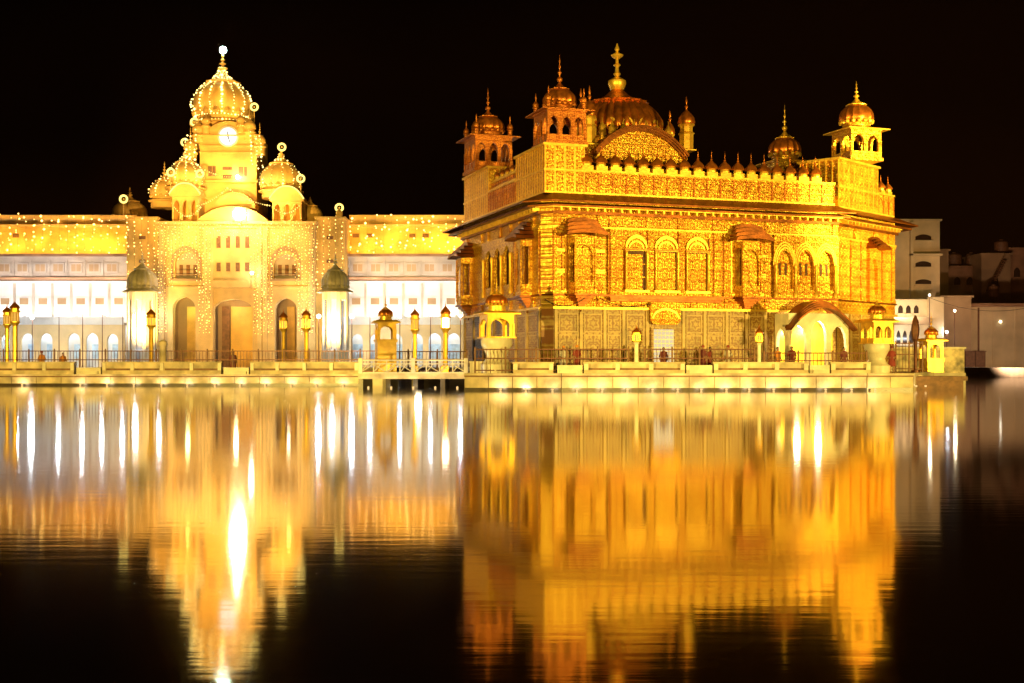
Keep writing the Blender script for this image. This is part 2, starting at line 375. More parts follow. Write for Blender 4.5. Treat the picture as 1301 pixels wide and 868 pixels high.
# ------------------------------------------------------------------ the golden shrine
W_ = U(1062); CH = 0.62; D_ = 19.2
TEMPLE = thing('golden_temple', (A.x, A.y, Z0), TH, 'gold-clad square shrine with marble ground storey and domed roof kiosks on the pool platform', 'temple')
T0 = Tr(0, 0, -Z0)                          # face frames: x along the wall, y inward, z absolute
FA = T0
FL = T0 @ Tr(-CH, 0, 0) @ Rz(-PI / 2)
C2 = 0.75
fo = (W_ + C2, C2); FANG = math.radians(71.67 - 43.0)
FR = T0 @ Tr(fo[0], fo[1], 0) @ Rz(FANG)
def facet_x(px):                             # distance along the right facet for a pixel column
    k = (px - CX) / F; ox, oy = W2(*fo); a = TH + FANG
    return (k * oy - ox) / (math.cos(a) - k * math.sin(a))
FLN = facet_x(1136)
fe = (fo[0] + FLN * math.cos(FANG), fo[1] + FLN * math.sin(FANG))
FOOT = [(0, 0), (W_, 0), fo, fe, (fe[0], fe[1] + 5), (fe[0] - 2.5, D_), (CH, D_ + CH), (-CH, D_), (-CH, CH)]
def grow(poly, d):
    n = len(poly); out = []
    for i in range(n):
        p0, p1, p2 = Vector(poly[i - 1]), Vector(poly[i]), Vector(poly[(i + 1) % n])
        a = (p1 - p0).normalized(); b_ = (p2 - p1).normalized(); n1 = Vector((a.y, -a.x)); n2 = Vector((b_.y, -b_.x))
        m = (n1 + n2); m = m / max(0.3, m.length_squared) * 2
        out.append(tuple(p1 + m * d))
    return out
def tprism(name, m, d, z0, z1, smooth=False):
    q = MB(T0); q.prism(grow(FOOT, d), z0, z1); return q.build(name, m, TEMPLE)
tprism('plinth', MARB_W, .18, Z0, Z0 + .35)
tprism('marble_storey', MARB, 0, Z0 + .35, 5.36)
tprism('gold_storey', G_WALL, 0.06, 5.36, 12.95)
tprism('string_course', G_PLAIN, .22, 5.30, 5.44)
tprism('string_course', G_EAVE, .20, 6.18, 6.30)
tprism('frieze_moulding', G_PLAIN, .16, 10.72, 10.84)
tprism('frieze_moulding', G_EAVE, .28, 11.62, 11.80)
tprism('roof_deck', G_PLAIN, -0.5, 12.96, 13.7)
# two deep sloping eaves
def teave(name, d0, d1, z0, z1, th):
    a = grow(FOOT, d0); b_ = grow(FOOT, d1); n = len(a)
    vs = [(x, y, z0) for x, y in a] + [(x, y, z1) for x, y in b_] + [(x, y, z1 - th) for x, y in b_] + [(x, y, z0 - th * 2.2) for x, y in a]
    fs = [(r * n + i, r * n + (i + 1) % n, (r + 1) % 4 * n + (i + 1) % n, (r + 1) % 4 * n + i) for r in range(4) for i in range(n)]
    q = MB(T0); q.add(vs, fs); return q.build(name, G_EAVE, TEMPLE)
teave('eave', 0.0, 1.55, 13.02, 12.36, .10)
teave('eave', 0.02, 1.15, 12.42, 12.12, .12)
q = MB(T0); q.prism(grow(FOOT, .52), 12.02, 12.08); q.build('eave_moulding', G_PLAIN, TEMPLE)
q = MB(T0)                                    # brackets under the eave
for Fm, a, b_, st in ((FA, .3, W_ - .2, .62), (FL, -D_ + .4, -CH - .1, .62), (FR, .2, FLN - .1, .55)):
    q.M = Fm; x = a
    while x < b_: q.cut(); q.extr([(x, 11.80), (x + .12, 11.80), (x + .12, 12.02), (x, 12.02)], -.60, -.07); x += st
q.build_each('eave_bracket', G_PLAIN, TEMPLE)

# parapet with panels
def parapet(Fm, x0, x1, z0, z1, step, name='parapet', y0=.0, th=.35):
    q = MB(Fm); q.box(x0, x1, y0 + .05, y0 + th, z0, z1)
    o = q.build(name, G_WALL, TEMPLE)
    q = MB(Fm); q.box(x0 - .02, x1 + .02, y0 - .06, y0 + th + .05, z1 + .002, z1 + .13); q.box(x0, x1, y0 - .02, y0 + .045, z0, z0 + .14); q.build('coping', G_PLAIN, o)
    q = MB(Fm); n = max(1, round((x1 - x0) / step)); s = (x1 - x0) / n
    for i in range(n + 1):
        x = x0 + i * s; q.box(max(x0, x - .05), min(x1, x + .05), y0 - .012, y0 + .045, z0 + .14, z1 - .03)
        if i < n:
            pts = [(x + s * .5 + s * .36 * t, z0 + .30 + (z1 - z0 - .6) * (.45 + .5 * archf(t))) for t in [k / 6 for k in range(-6, 7)]]
            up = [(px_, pz + .06) for px_, pz in pts]; q.strip(pts, up, y0 + .005, y0 + .045)
    q.build('panel_frames', G_SHADE, o)
    return o
BX = U(743)
parapet(FA, BX, W_ - .1, 13.0, 14.52, 1.03)
parapet(FL, -12.6, -6.1, 13.0, 14.6, .42)
parapet(FL, -12.6, -6.1, 14.8, 15.3, .42, 'upper_parapet', y0=.25, th=.2)
xf1 = facet_x(1116)
parapet(FR, xf1, FLN, 13.0, 14.6, .8)
# raised corner blocks that carry the roof kiosks
def block(x0, x1, y0, y1, zt, Fm=FA):
    q = MB(Fm); q.box(x0, x1, y0, y1, 13.0, zt); o = q.build('corner_block', G_WALL, TEMPLE)
    q = MB(Fm); q.box(x0 - .16, x1 + .16, y0 - .16, y1 + .16, zt + .002, zt + .16)
    q.box(x0 - .08, x1 + .08, y0 - .08, y1 + .08, 14.50, 14.64)
    q.box(x0 - .05, x1 + .05, y0 - .05, y1 + .05, 13.0, 13.14)
    for (xa, xb, ya, yb) in ((x0, x1, y0 - .03, y0 - .003), ):
        n = max(2, round((x1 - x0) / .8))
        for i in range(n + 1):
            x = x0 + (x1 - x0) * i / n; q.box(max(x0, x - .05), min(x1, x + .05), ya, yb, 13.14, 14.5); q.box(max(x0, x - .05), min(x1, x + .05), ya, yb, 14.64, zt)
    n = max(2, round((y1 - y0) / .5))
    for i in range(n + 1):
        y = y0 + (y1 - y0) * i / n; q.box(x0 - .03, x0 - .003, max(y0, y - .05), min(y1, y + .05), 13.14, 14.5); q.box(x0 - .03, x0 - .003, max(y0, y - .05), min(y1, y + .05), 14.64, zt)
    q.build('block_trim', G_PLAIN, o)
block(-CH + .04, BX, .04, 6.05, 16.15)
block(-CH + .04, 3.0, 12.7, D_, 16.5)
block(.0, xf1, .04, 3.2, 16.5, FR)
block(U(1030, 3), W_ - .2, 3.0, 4.6, 15.6)

# small cupolas in a row on the parapet
def cupola(x, y, z, Fm=FA, s=1.0):
    q = MB(Fm); q.box(x - .40 * s, x + .40 * s, y - .2, y + .3, z, z + .30 * s); q.lathe(x, y, z + .30 * s, [(.30 * s, 0), (.33 * s, .1 * s), (.30 * s, .22 * s)], 10)
    o = q.build('cupola', G_PLAIN, TEMPLE)
    q = MB(Fm); q.lathe(x, y, z + .52 * s, [(.40 * s, 0), (.44 * s, .05), (.41 * s, .16 * s), (.30 * s, .33 * s), (.15 * s, .48 * s), (.08 * s, .58 * s)], 14, 7, .1); q.build('dome', G_DOME, o, True)
    q = MB(Fm); finial(q, x, y, z + 1.08 * s, .75 * s, .075 * s); q.build('finial', G_DOME, o, True)
u = U(747)
while u < U(1052): cupola(u, .2, 14.65); u += 1.035
for fx in (facet_x(1122), facet_x(1131)): cupola(fx, .2, 14.73, FR, .8)
for vv in (7.0, 8.2, 9.4, 10.6, 11.8): cupola(-vv, .5, 15.43, FL, .6)

# corner roof kiosks
def roofk(u, v, zb, hw, hc, nop, r, tip, mw=None, **k):
    return chhatri(TEMPLE, T0 @ Tr(u, v, zb), hw, hc, nop, r, tip, mw or G_SHADE, G_DOME, G_SHADE if mw is None else G_PLAIN, **k)  # dim kiosks take the shaded gold, bright ones the wall gold
ku, kv = .95 + .15, 1.75
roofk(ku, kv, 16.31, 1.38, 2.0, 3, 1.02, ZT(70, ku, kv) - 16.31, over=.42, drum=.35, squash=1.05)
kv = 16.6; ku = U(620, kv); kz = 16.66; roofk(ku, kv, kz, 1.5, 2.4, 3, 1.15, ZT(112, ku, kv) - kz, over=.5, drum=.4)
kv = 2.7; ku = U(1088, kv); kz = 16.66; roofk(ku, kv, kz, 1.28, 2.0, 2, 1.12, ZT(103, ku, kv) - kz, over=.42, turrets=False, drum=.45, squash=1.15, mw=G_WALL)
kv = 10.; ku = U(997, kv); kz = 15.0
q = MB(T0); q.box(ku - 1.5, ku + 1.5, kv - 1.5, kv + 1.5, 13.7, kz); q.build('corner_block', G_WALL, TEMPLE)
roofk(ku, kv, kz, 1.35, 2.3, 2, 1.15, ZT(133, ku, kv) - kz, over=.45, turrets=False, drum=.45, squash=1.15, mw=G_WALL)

# roof pavilion with bowed gable, then the great low dome
PX0, PX1, PV0, PV1 = 5.3, 13.6, 7.6, 17.5
q = MB(T0); q.box(PX0, PX1, PV0, PV1, 13.7, 17.8); PAV = q.build('roof_pavilion', G_WALL, TEMPLE)
c0, c1 = U(757, 7), U(869, 7)
ts = [i / 16 for i in range(-16, 17)]
gx = lambda t: (c0 + c1) / 2 + t * (c1 - c0) / 2
q = MB(T0); q.strip([(gx(t), 13.7) for t in ts], [(gx(t), 16.9 + 1.95 * (1 - abs(t) ** 2.2)) for t in ts], 7.0, 7.55); q.build('bowed_gable', G_WALL, PAV)
q = MB(T0)
for k in range(3):
    o_ = .13 * k
    q.strip([(gx(t * (1 + .02 * k)), 16.86 + o_ + 1.97 * (1 - abs(t) ** 2.2)) for t in ts], [(gx(t * (1 + .03 * k)), 17.02 + o_ + 2.0 * (1 - abs(t) ** 2.2)) for t in ts], 6.75 - .12 * k, 7.6 + k * .4)
q.build('curved_eave', G_EAVE, PAV)
q = MB(T0); q.M = T0 @ Tr((PX0 + PX1) / 2, (PV0 + PV1) / 2, 0); eave_ring(q, (PX1 - PX0) / 2, (PV1 - PV0) / 2, 17.95, .5, .15); q.build('eave', G_PLAIN, PAV)
DU, DV = 10.2, 13.6; DU = U(784, DV)
q = MB(T0); q.lathe(DU, DV, 17.8, [(3.5, 0), (3.5, .4), (3.25, .5), (3.25, 1.3), (3.55, 1.45), (3.45, 1.7)], 24); q.build('dome_drum', G_WALL, PAV, True)
DM = Matrix.Translation((DU, DV, 0))
prof = [(3.25, 0), (3.52, .25), (3.60, .7), (3.45, 1.3), (3.1, 1.9), (2.65, 2.4), (2.2, 2.75)]
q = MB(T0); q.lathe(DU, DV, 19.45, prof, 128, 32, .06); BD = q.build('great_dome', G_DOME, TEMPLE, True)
q = MB(T0); q.lathe(DU, DV, 19.45, [(2.25, 2.72), (2.35, 2.85), (2.0, 2.98), (1.45, 3.1), (.95, 3.4), (.5, 3.85), (.3, 4.1)], 32, 16, .08); q.build('lotus_cap', G_DOME, BD, True)
zt = ZT(55, DU, DV); z0 = 23.3
q = MB(T0); q.lathe(DU, DV, 0, [(.35, z0), (.55, z0 + .15), (.72, z0 + .55), (.70, z0 + .8), (.3, z0 + 1.05), (.16, z0 + 1.15), (.30, z0 + 1.35), (.16, z0 + 1.5), (.14, z0 + 1.9), (.30, z0 + 2.05), (.14, z0 + 2.2), (.12, z0 + 2.5),
    (.42, z0 + 2.72), (.5, z0 + 2.85), (.2, z0 + 3.0), (.1, z0 + 3.15), (.2, z0 + 3.3), (.02, zt)], 16); q.build('finial', G_PLAIN, BD, True)
q = MB(T0)
for i in range(18):               # arched leaves standing round the foot of the great dome
    a = 2 * PI * i / 18; q.M = T0 @ Tr(DU + 3.62 * math.cos(a), DV + 3.62 * math.sin(a), 19.3) @ Rz(a + PI / 2)
    t_ = [k / 6 for k in range(-6, 7)]
    q.strip([(.48 * t, .05 + 1.0 * archf(t)) for t in t_], [(.56 * t, .18 + 1.08 * archf(t)) for t in t_], -.05, .05)
    q.box(-.1, .1, -.08, .08, -.1, .55); q.ball((0, 0, .68), .13, 6)
q.build('leaf_ring', G_PLAIN, BD)
def rturret(u, v, z0, z1, s=1.0):
    h = z1 - z0
    q = MB(T0); q.lathe(u, v, z0, [(.55 * s, 0), (.55 * s, h * .28), (.66 * s, h * .3), (.50 * s, h * .33), (.50 * s, h * .43), (.68 * s, h * .46), (.60 * s, h * .48)], 8); o = q.build('roof_turret', G_PLAIN, PAV)
    q = MB(T0); q.lathe(u, v, z0 + h * .48, [(.62 * s, 0), (.68 * s, .12), (.6 * s, h * .12), (.36 * s, h * .2), (.1 * s, h * .26), (.07, h * .30), (.14, h * .33), (.05, h * .37), (.10, h * .41), (.02, h * .52)], 12); q.build('roof_turret', G_DOME, PAV, True)
rturret(U(872, 8), 8, 17.9, ZT(122, 13, 8), 1.0)
rturret(U(749, 8), 8, 17.9, ZT(108, 5, 8), .8)
rturret(U(738, 9), 9, 17.9, ZT(112, 5, 9), .7)
rturret(U(851, 11), 11, 17.9, ZT(140, 13, 11), .6)
for k, px in enumerate((765, 778, 792, 806, 820, 835, 849)):
    q = MB(T0); uu = U(px, 8.4); q.lathe(uu, 8.4, 17.95, [(.24, 0), (.24, .9), (.32, 1.0), (.26, 1.15), (.3, 1.3), (.16, 1.6), (.05, 1.75), (.02, 2.1)], 8); q.build('roof_turret', G_PLAIN, PAV, True)

# ---- wall features in a face frame
def pil(Fm, x, w_, z0, z1, y=-.16, m=None, name='pilaster', back=-.065):
    q = MB(Fm); q.box(x - w_ / 2, x + w_ / 2, y, back, z0, z1)
    q.box(x - w_ / 2 - .05, x + w_ / 2 + .05, y - .05, back, z0, z0 + .25); q.box(x - w_ / 2 - .05, x + w_ / 2 + .05, y - .05, back, z1 - .2, z1)
    o = q.build(name, m or G_WALL, TEMPLE)
    q = MB(Fm)
    for sx in (-1, 1): q.box(x + sx * (w_ / 2 + .035) - .03, x + sx * (w_ / 2 + .035) + .03, back - .03, back, z0 + .26, z1 - .21)
    q.box(x - w_ * .28, x + w_ * .28, y - .03, y - .002, z0 + .45, z0 + .50); q.box(x - w_ * .28, x + w_ * .28, y - .03, y - .002, z1 - .45, z1 - .40)
    if z1 - z0 > 3:
        for zz_ in (.33, .62): q.box(x - w_ / 2, x + w_ / 2, y - .03, y - .002, z0 + (z1 - z0) * zz_, z0 + (z1 - z0) * zz_ + .06)
    q.build('groove_shade', G_SHADE, o)  # raised dark strips painted as shaded lines along the pilaster
    return o
def window(Fm, x, hw, z0, z1, y=-.065, arch=True, dark=False, rows=3, m=None):
    q = MB(Fm); f = .10
    q.box(x - hw - f, x - hw, y - .20, y, z0, z1); q.box(x + hw, x + hw + f, y - .20, y, z0, z1)
    q.box(x - hw - f - .08, x + hw + f + .08, y - .28, y, z0 - .16, z0 - .003); q.box(x - hw - f, x + hw + f, y - .2, y, z1, z1 + .12)
    if arch:
        ts = [k / 10 for k in range(-10, 11)]
        q.strip([(x + hw * t, z1 + .15 + .75 * archf(t, .08)) for t in ts], [(x + hw * t * 1.12, z1 + .28 + .82 * archf(t)) for t in ts], y - .14, y)
        q.strip([(x + hw * t * .7, z1 + .15 + .45 * archf(t, .08)) for t in ts], [(x + hw * t * .78, z1 + .22 + .5 * archf(t)) for t in ts], y - .10, y)
    o = q.build('window', G_PLAIN, TEMPLE)
    q = MB(Fm); q.box(x - hw - f - .06, x + hw + f + .06, y - .26, y - .202, z1 + .02, z1 + .10); q.box(x - hw - f - .05, x - hw - f - .01, y - .1, y, z0, z1); q.box(x + hw + f + .01, x + hw + f + .06, y - .1, y, z0, z1 + 1.0); q.build('header_shade_lines', G_EAVE, o)  # dark strips over and beside the frame imitate contact shade
    q = MB(Fm); q.box(x - hw + .002, x + hw - .002, y - .02, y, z0, z1 - .002); q.build('recess_shade', G_DARK, o)  # dark sheet shows round the shutter like a shaded reveal
    q = MB(Fm)
    i0 = .12 if dark else .03
    q.box(x - hw + i0, x + hw - i0 * (2.2 if dark else 3.4), y - .05, y - .022, z0 + .02, z1 - i0 * 2)
    for k in range(1, rows): zz = z0 + (z1 - z0) * k / rows; q.box(x - hw + .06, x + hw - .08, y - .075, y - .052, zz - .03, zz + .03)
    q.build('shutter', m or G_WALL, o)
    q = MB(Fm)
    for sx in (-1, 1): q.cut(); q.lathe(x + sx * (hw + .05), y - .26, z0, [(.09, 0), (.09, .12), (.05, .2), (.06, .8), (.05, (z1 - z0) * .8), (.1, (z1 - z0) * .9), (.07, z1 - z0)], 8)
    q.build_each('colonnette', G_PLAIN, o, True)
    return o
def hood(par, Fm, xc, hw, z0, proj, rise=.16, h=1.15, m=None):
    q = MB(Fm); n = 12; C = 4
    for c in range(C):
        f0, f1 = c / C, (c + 1) / C
        ts = [-1 + 2 * i / n for i in range(n + 1)]
        wv = hw * (1 - .09 * c)
        zc = z0 + h * f0
        q.strip([(xc + wv * t, zc + rise * (1 - t * t)) for t in ts], [(xc + wv * .93 * t, zc + h / C * .82 + rise * (1 - t * t)) for t in ts], -proj * (1 - .22 * c), -.066)
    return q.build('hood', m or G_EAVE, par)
def oriel(Fm, xc, hw=.95, z0=6.3, z1=10.1, proj=.95, hoodw=1.5, y0=-.066):
    q = MB(Fm); fw = hw * .72
    q.prism([(xc - hw, y0), (xc - fw, -proj), (xc + fw, -proj), (xc + hw, y0)], z0, z0 + .75)
    q.prism([(xc - hw, y0), (xc - fw, -proj), (xc + fw, -proj), (xc + hw, y0)], z1 - .45, z1)
    q.arches(xc - fw, xc + fw, z0 + .75, z1 - .45, -proj, -proj + .12, [(xc, fw - .14, z0 + .76, z1 - 1.3, .75)], .06)
    for sx in (-1, 1):
        q.box(xc + sx * (hw - .07) - .07, xc + sx * (hw - .07) + .07, -.30, y0, z0 + .75, z1 - .45)
        q.box(xc + sx * (fw + .02) - .06, xc + sx * (fw + .02) + .06, -proj - .06, -proj + .1, z0 + .3, z1 - .1)
    o = q.build('oriel_window', G_WALL, TEMPLE)
    q = MB(Fm); q.box(xc - fw + .02, xc + fw - .02, -proj + .22, -proj + .26, z0 + .75, z1 - .46)
    for k in (1, 2): q.box(xc - fw + .02, xc + fw - .02, -proj + .17, -proj + .218, z0 + .7 + .6 * k, z0 + .78 + .6 * k)
    q.build('shutter', G_WALL, o)
    hood(o, Fm, xc, hoodw, z1 + .02, proj + .55)
    q = MB(Fm); q.prism([(xc - hw - .1, y0), (xc - fw - .1, -proj - .1), (xc + fw + .1, -proj - .1), (xc + hw + .1, y0)], z0 - .14, z0 - .002)
    n_ = 5
    for k in range(n_):
        s = 1 - (k + .5) / n_ * .95; q.prism([(xc - hw * s, y0), (xc - fw * s, -proj * s), (xc + fw * s, -proj * s), (xc + hw * s, y0)], z0 - .15 - (k + 1) * .17, z0 - .15 - k * .17 - .004)
    q.lathe(xc, -.12, z0 - 1.2, [(.02, 0), (.07, .08), (.05, .16)], 8); q.build('bracket', G_EAVE, o)
    return o
xo1, xo2 = U(737), U(947)
oriel(FA, xo1); oriel(FA, xo2)
xl1, xl2 = -V(672, -CH), -V(597, -CH)
oriel(FL, xl1, .8, 6.3, 10.1, .8, 1.3); oriel(FL, xl2, .9, 6.3, 10.0, .9, 1.5)
# broad shallow central bay of the front with three shuttered windows
ca, cb = U(771), U(914)
q = MB(FA); q.box(ca, cb, -.24, -.064, 6.305, 10.715); q.build('central_bay', G_WALL, TEMPLE)
q = MB(FA); q.box(ca, cb, -.62, -.064, 6.0, 6.155); q.box(ca + .1, cb - .1, -.45, -.064, 5.85, 5.995); q.build('balcony_ledge', G_EAVE, TEMPLE)
for px, hwp, dk in ((806, 13.5, True), (844, 14.5, False), (883, 14.0, False)):
    x = U(px); window(FA, x, hwp / F * W2(x, 0)[1], 6.62, 9.28, -.244, True, dk, 3)
for px in (777, 824.5, 863.5, 908): pil(FA, U(px), .42, 6.31, 10.71, -.36, back=-.242)
for px in (707, 762, 923, 974, 1060): pil(FA, U(px), .52, 6.31, 10.71)
for px in (716, 758, 930, 968): pil(FA, U(px), .30, 6.31, 10.71, -.13)
for px in (707, 762, 792, 840, 880, 923, 974, 1060): pil(FA, U(px), .36, 5.45, 6.15, -.14, name='dwarf_pilaster')
for px in (707, 762, 777, 824, 864, 908, 974, 1060): pil(FA, U(px), .36, 10.85, 11.61, -.14, name='frieze_block')
# small niches in two tiers beside the oriels
def niche(Fm, x, z0, z1, hw=.34):
    q = MB(Fm); ts = [k / 8 for k in range(-8, 9)]
    q.box(x - hw - .07, x - hw, -.15, -.064, z0, z1); q.box(x + hw, x + hw + .07, -.15, -.064, z0, z1); q.box(x - hw - .1, x + hw + .1, -.2, -.064, z0 - .1, z0 - .002); q.box(x - hw - .1, x + hw + .1, -.2, -.064, z1, z1 + .1)
    q.strip([(x + hw * t, z0 + (z1 - z0) * (.5 + .4 * archf(t, .1))) for t in ts], [(x + hw * t, z1 - .004) for t in ts], -.12, -.064)
    o = q.build('niche', G_PLAIN, TEMPLE); q = MB(Fm); q.box(x - hw, x + hw, -.072, -.064, z0, z0 + (z1 - z0) * .45); q.ball((x, -.1, (z0 + z1) / 2 - .1), .12, 6); q.build('niche_back', G_SHADE, o)
for px in (712.5, 761, 933, 966):
    for z0_, z1_ in ((6.5, 7.7), (7.95, 9.1), (9.3, 10.4)): niche(FA, U(px), z0_, z1_, .26)
# right hand bay: three cusped arches on slim columns with slit windows
ra, rb = U(980), U(1058)
q = MB(FA); rw = (rb - ra) / 3
q.arches(ra, rb, 6.305, 10.71, -.42, -.20, [(ra + rw * (i + .5), rw * .42, 6.9, 8.55, 1.15) for i in range(3)], .07, 20)
o = q.build('arcaded_bay', G_WALL, TEMPLE)
q = MB(FA)
for i in range(3):
    xc = ra + rw * (i + .5); ts = [k / 10 for k in range(-10, 11)]
    for k in (1.0, 1.16, 1.32):
        q.strip([(xc + rw * .40 * k * t, 8.55 + 1.22 * k * archf(t)) for t in ts], [(xc + rw * .43 * k * t, 8.61 + 1.25 * k * archf(t)) for t in ts], -.50 + .02 * (k * 10 - 10), -.422)
q.build('arch_moulding', G_PLAIN, o)
q = MB(FA); q.box(ra + .02, rb - .02, -.12, -.066, 6.91, 9.9); q.build('arcade_back', G_WALL, o)
q = MB(FA)
for i in range(3):
    xc = ra + rw * (i + .5)
    for s in (-1, 1): q.cut(); q.box(xc + s * .24 - .09, xc + s * .24 + .09, -.15, -.122, 7.9, 8.75)
q.build_each('slit_window', G_DARK, o)
q = MB(FA)
for i in range(4): q.cut(); q.lathe(ra + rw * i if 0 < i < 3 else (ra + .1 if i == 0 else rb - .1), -.52, 6.31, [(.16, 0), (.16, .3), (.08, .42), (.09, 1.2), (.07, 2.0), (.15, 2.2), (.1, 2.35)], 8)
q.build_each('colonnette', G_PLAIN, o, True)
# left face: aedicule with three tall slots
la, lb = -V(622, -CH), -V(657, -CH)
q = MB(FL); lw = (lb - la) / 3
q.arches(la - .5, lb + .5, 6.31, 10.7, -.45, -.20, [(la + lw * (i + .5), lw * .33, 7.3, 9.3, .8) for i in range(3)], .06)
o = q.build('arcaded_bay', G_WALL, TEMPLE)
q = MB(FL); q.box(la, lb, -.12, -.066, 7.2, 10.2); q.build('recess_shade', G_DARK, o)  # dark sheet behind the slots, shade put into its colour
q = MB(FL)
for i in range(4): q.cut(); q.lathe(la + lw * i, -.52, 6.6, [(.16, 0), (.16, .3), (.09, .45), (.09, 2.4), (.16, 2.7), (.1, 2.9)], 8)
q.build_each('colonnette', G_PLAIN, o, True)
for vv in (1.0, 5.8, 12.6, 18.9): pil(FL, -vv, .5, 6.31, 10.71)
for vv in (2.0, 4.9, 7.0, 9.4, 12.4, 14.0, 18.0): pil(FL, -vv, .3, 10.85, 11.61, name='frieze_block'); pil(FL, -vv, .3, 5.45, 6.15, name='dwarf_pilaster')
# right facet
for px in (1081, 1094, 1121, 1133): pil(FR, facet_x(px), .45, 6.31, 10.71)
x = facet_x(1106)
q = MB(FR); q.arches(x - .8, x + .8, 6.31, 10.2, -.34, -.066, [(x, .5, 6.9, 8.6, 1.0)], .06); o = q.build('arched_niche', G_WALL, TEMPLE)
hood(o, FR, x + .2, 1.1, 10.25, 1.1, .2, .8)
for px in (1085, 1110, 1128): pil(FR, facet_x(px), .3, 10.85, 11.61, name='frieze_block')
# marble storey: framed slabs
def slabs(Fm, xs, z0, z1, y=0.0):
    q = MB(Fm)
    for a, b_ in zip(xs[:-1], xs[1:]):
        q.box(a - .10, a + .10, y - .09, y - .003, Z0 + .36, 5.29)
        for (p, r) in ((z0, z0 + 1.9), (z0 + 2.05, z1)):
            i = .22
            q.box(a + i, b_ - i, y - .05, y - .003, p, p + .07); q.box(a + i, b_ - i, y - .05, y - .003, r - .07, r)
            q.box(a + i, a + i + .07, y - .05, y - .003, p + .071, r - .071); q.box(b_ - i - .07, b_ - i, y - .05, y - .003, p + .071, r - .071)
    q.box(xs[-1] - .10, xs[-1] + .10, y - .09, y - .003, Z0 + .36, 5.29)
    return q.build('marble_slab_frames', MARB_T, TEMPLE)
slabs(FA, [U(p) for p in (706, 738, 768, 792, 822)], 1.7, 5.0)
slabs(FA, [U(p) for p in (868, 895, 923, 948, 972)], 1.7, 5.0)
slabs(FL, [-D_ + .2, -16.5, -13.8, -11.2, -8.6, -6.0, -3.6, -1.0], 1.7, 5.0)
slabs(FR, [facet_x(p) for p in (1080, 1093, 1106, 1120, 1134)], 1.7, 5.0)
# front door with latticed curtain, gold plaque above
dx = U(842.5)
q = MB(FA); q.box(dx - .95, dx - .78, -.16, -.003, Z0 + .36, 4.0); q.box(dx + .78, dx + .95, -.16, -.003, Z0 + .36, 4.0); q.box(dx - .95, dx + .95, -.16, -.003, 4.0, 4.15); o = q.build('door', MARB, TEMPLE)
q = MB(FA); q.box(dx - .775, dx + .775, -.06, -.004, Z0 + .37, 3.99); q.build('door_leaf', DOORGLOW, o)
q = MB(FA)
for i in range(6): q.box(dx - .76 + .29 * i, dx - .73 + .29 * i, -.10, -.064, Z0 + .38, 3.98)
for i in range(9): q.box(dx - .77, dx + .77, -.125, -.102, 1.6 + .28 * i, 1.65 + .28 * i)
q.build('door_lattice', MARB_W, o)
q = MB(FA); pz = 4.3
pl = [(dx - 1.12, pz + .25), (dx - .9, pz + .05), (dx - .6, pz), (dx + .6, pz), (dx + .9, pz + .05), (dx + 1.12, pz + .25), (dx + 1.12, 6.0 - .18), (dx - 1.12, 6.0 - .18)]
q.extr(pl, -.42, -.24); o = q.build('gold_plaque', G_WALL, TEMPLE)
q = MB(FA); ts = [k / 10 for k in range(-10, 11)]
q.strip([(dx + .95 * t, 4.7 + .62 * archf(t, .08)) for t in ts], [(dx + 1.0 * t, 4.78 + .66 * archf(t)) for t in ts], -.46, -.422)
for k in range(6): q.ball((dx - .85 + .34 * k, -.43, 5.62), .06, 6)
q.build('plaque_relief', G_PLAIN, o)
# arched porch at the right of the front
pa, pb = U(984), U(1059); pw = pb - pa; pm = (pa + pb) / 2; PJ = -1.9
porch = MB(FA); w3 = pw / 3
porch.arches(pa, pb, Z0 + .37, 5.15, PJ, PJ + .3, [(pa + w3 * (i + .5), w3 * .38, Z0 + .38, 3.3 + (.35 if i == 1 else 0), 1.0) for i in range(3)], .03, 18)
porch.M = FA @ Tr(pa, 0, 0) @ Rz(-PI / 2)
porch.arches(0.05, -PJ - .32, Z0 + .37, 5.15, 0.0, .25, [((-PJ - .3) / 2, .55, Z0 + .38, 3.2, .9)], .03)
porch.M = FA
po = porch.build('porch', MARB_W, TEMPLE)
q = MB(FA)
for k in range(4):
    ts = [i / 16 for i in range(-16, 17)]
    zc = lambda t: 3.95 + k * .14 + 1.55 * (1 - abs(t) ** 2.0)
    s = 1.10 - .05 * k
    q.strip([(pm + pw / 2 * s * t, zc(t)) for t in ts], [(pm + pw / 2 * s * t, zc(t) + .13) for t in ts], PJ - .75 + .16 * k, PJ - .003 + (0 if k == 0 else .5 * k - .2))
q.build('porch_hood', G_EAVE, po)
q = MB(FA); q.box(pa + .3, pb - .1, -.04, -.004, Z0 + .37, 4.9); q.build('porch_back_wall', G_PLAIN, po)
lamp('porch_light', 'POINT', (*W2(pm + .5, -1.0), 4.0), 260, WARM, size=.2)
lamp('porch_light', 'POINT', (*W2(pa + 1.2, -1.0), 3.9), 200, WARM, size=.2)

# cables drooping across the front
def cable(p, q_, sag, lab):
    a, b_ = Vector(p), Vector(q_); pts = [a.lerp(b_, i / 12) - Vector((0, 0, sag * 4 * (i / 12) * (1 - i / 12))) for i in range(13)]
    m = MB(); m.tube(pts, .03, 5); tag(m.build('cable', BLACKM), lab, 'cable', 'cables on the shrine')
def wp(u, v, z): return (*W2(u, v), z)
cable(wp(U(688), -.6, 5.9), wp(U(735), -1.2, 6.0), .5, 'dark cable sagging below the left oriel of the front')
cable(wp(U(757), -.7, 6.0), wp(U(822), -.7, 5.7), .35, 'dark cable sagging under the ledge of the three shuttered windows')

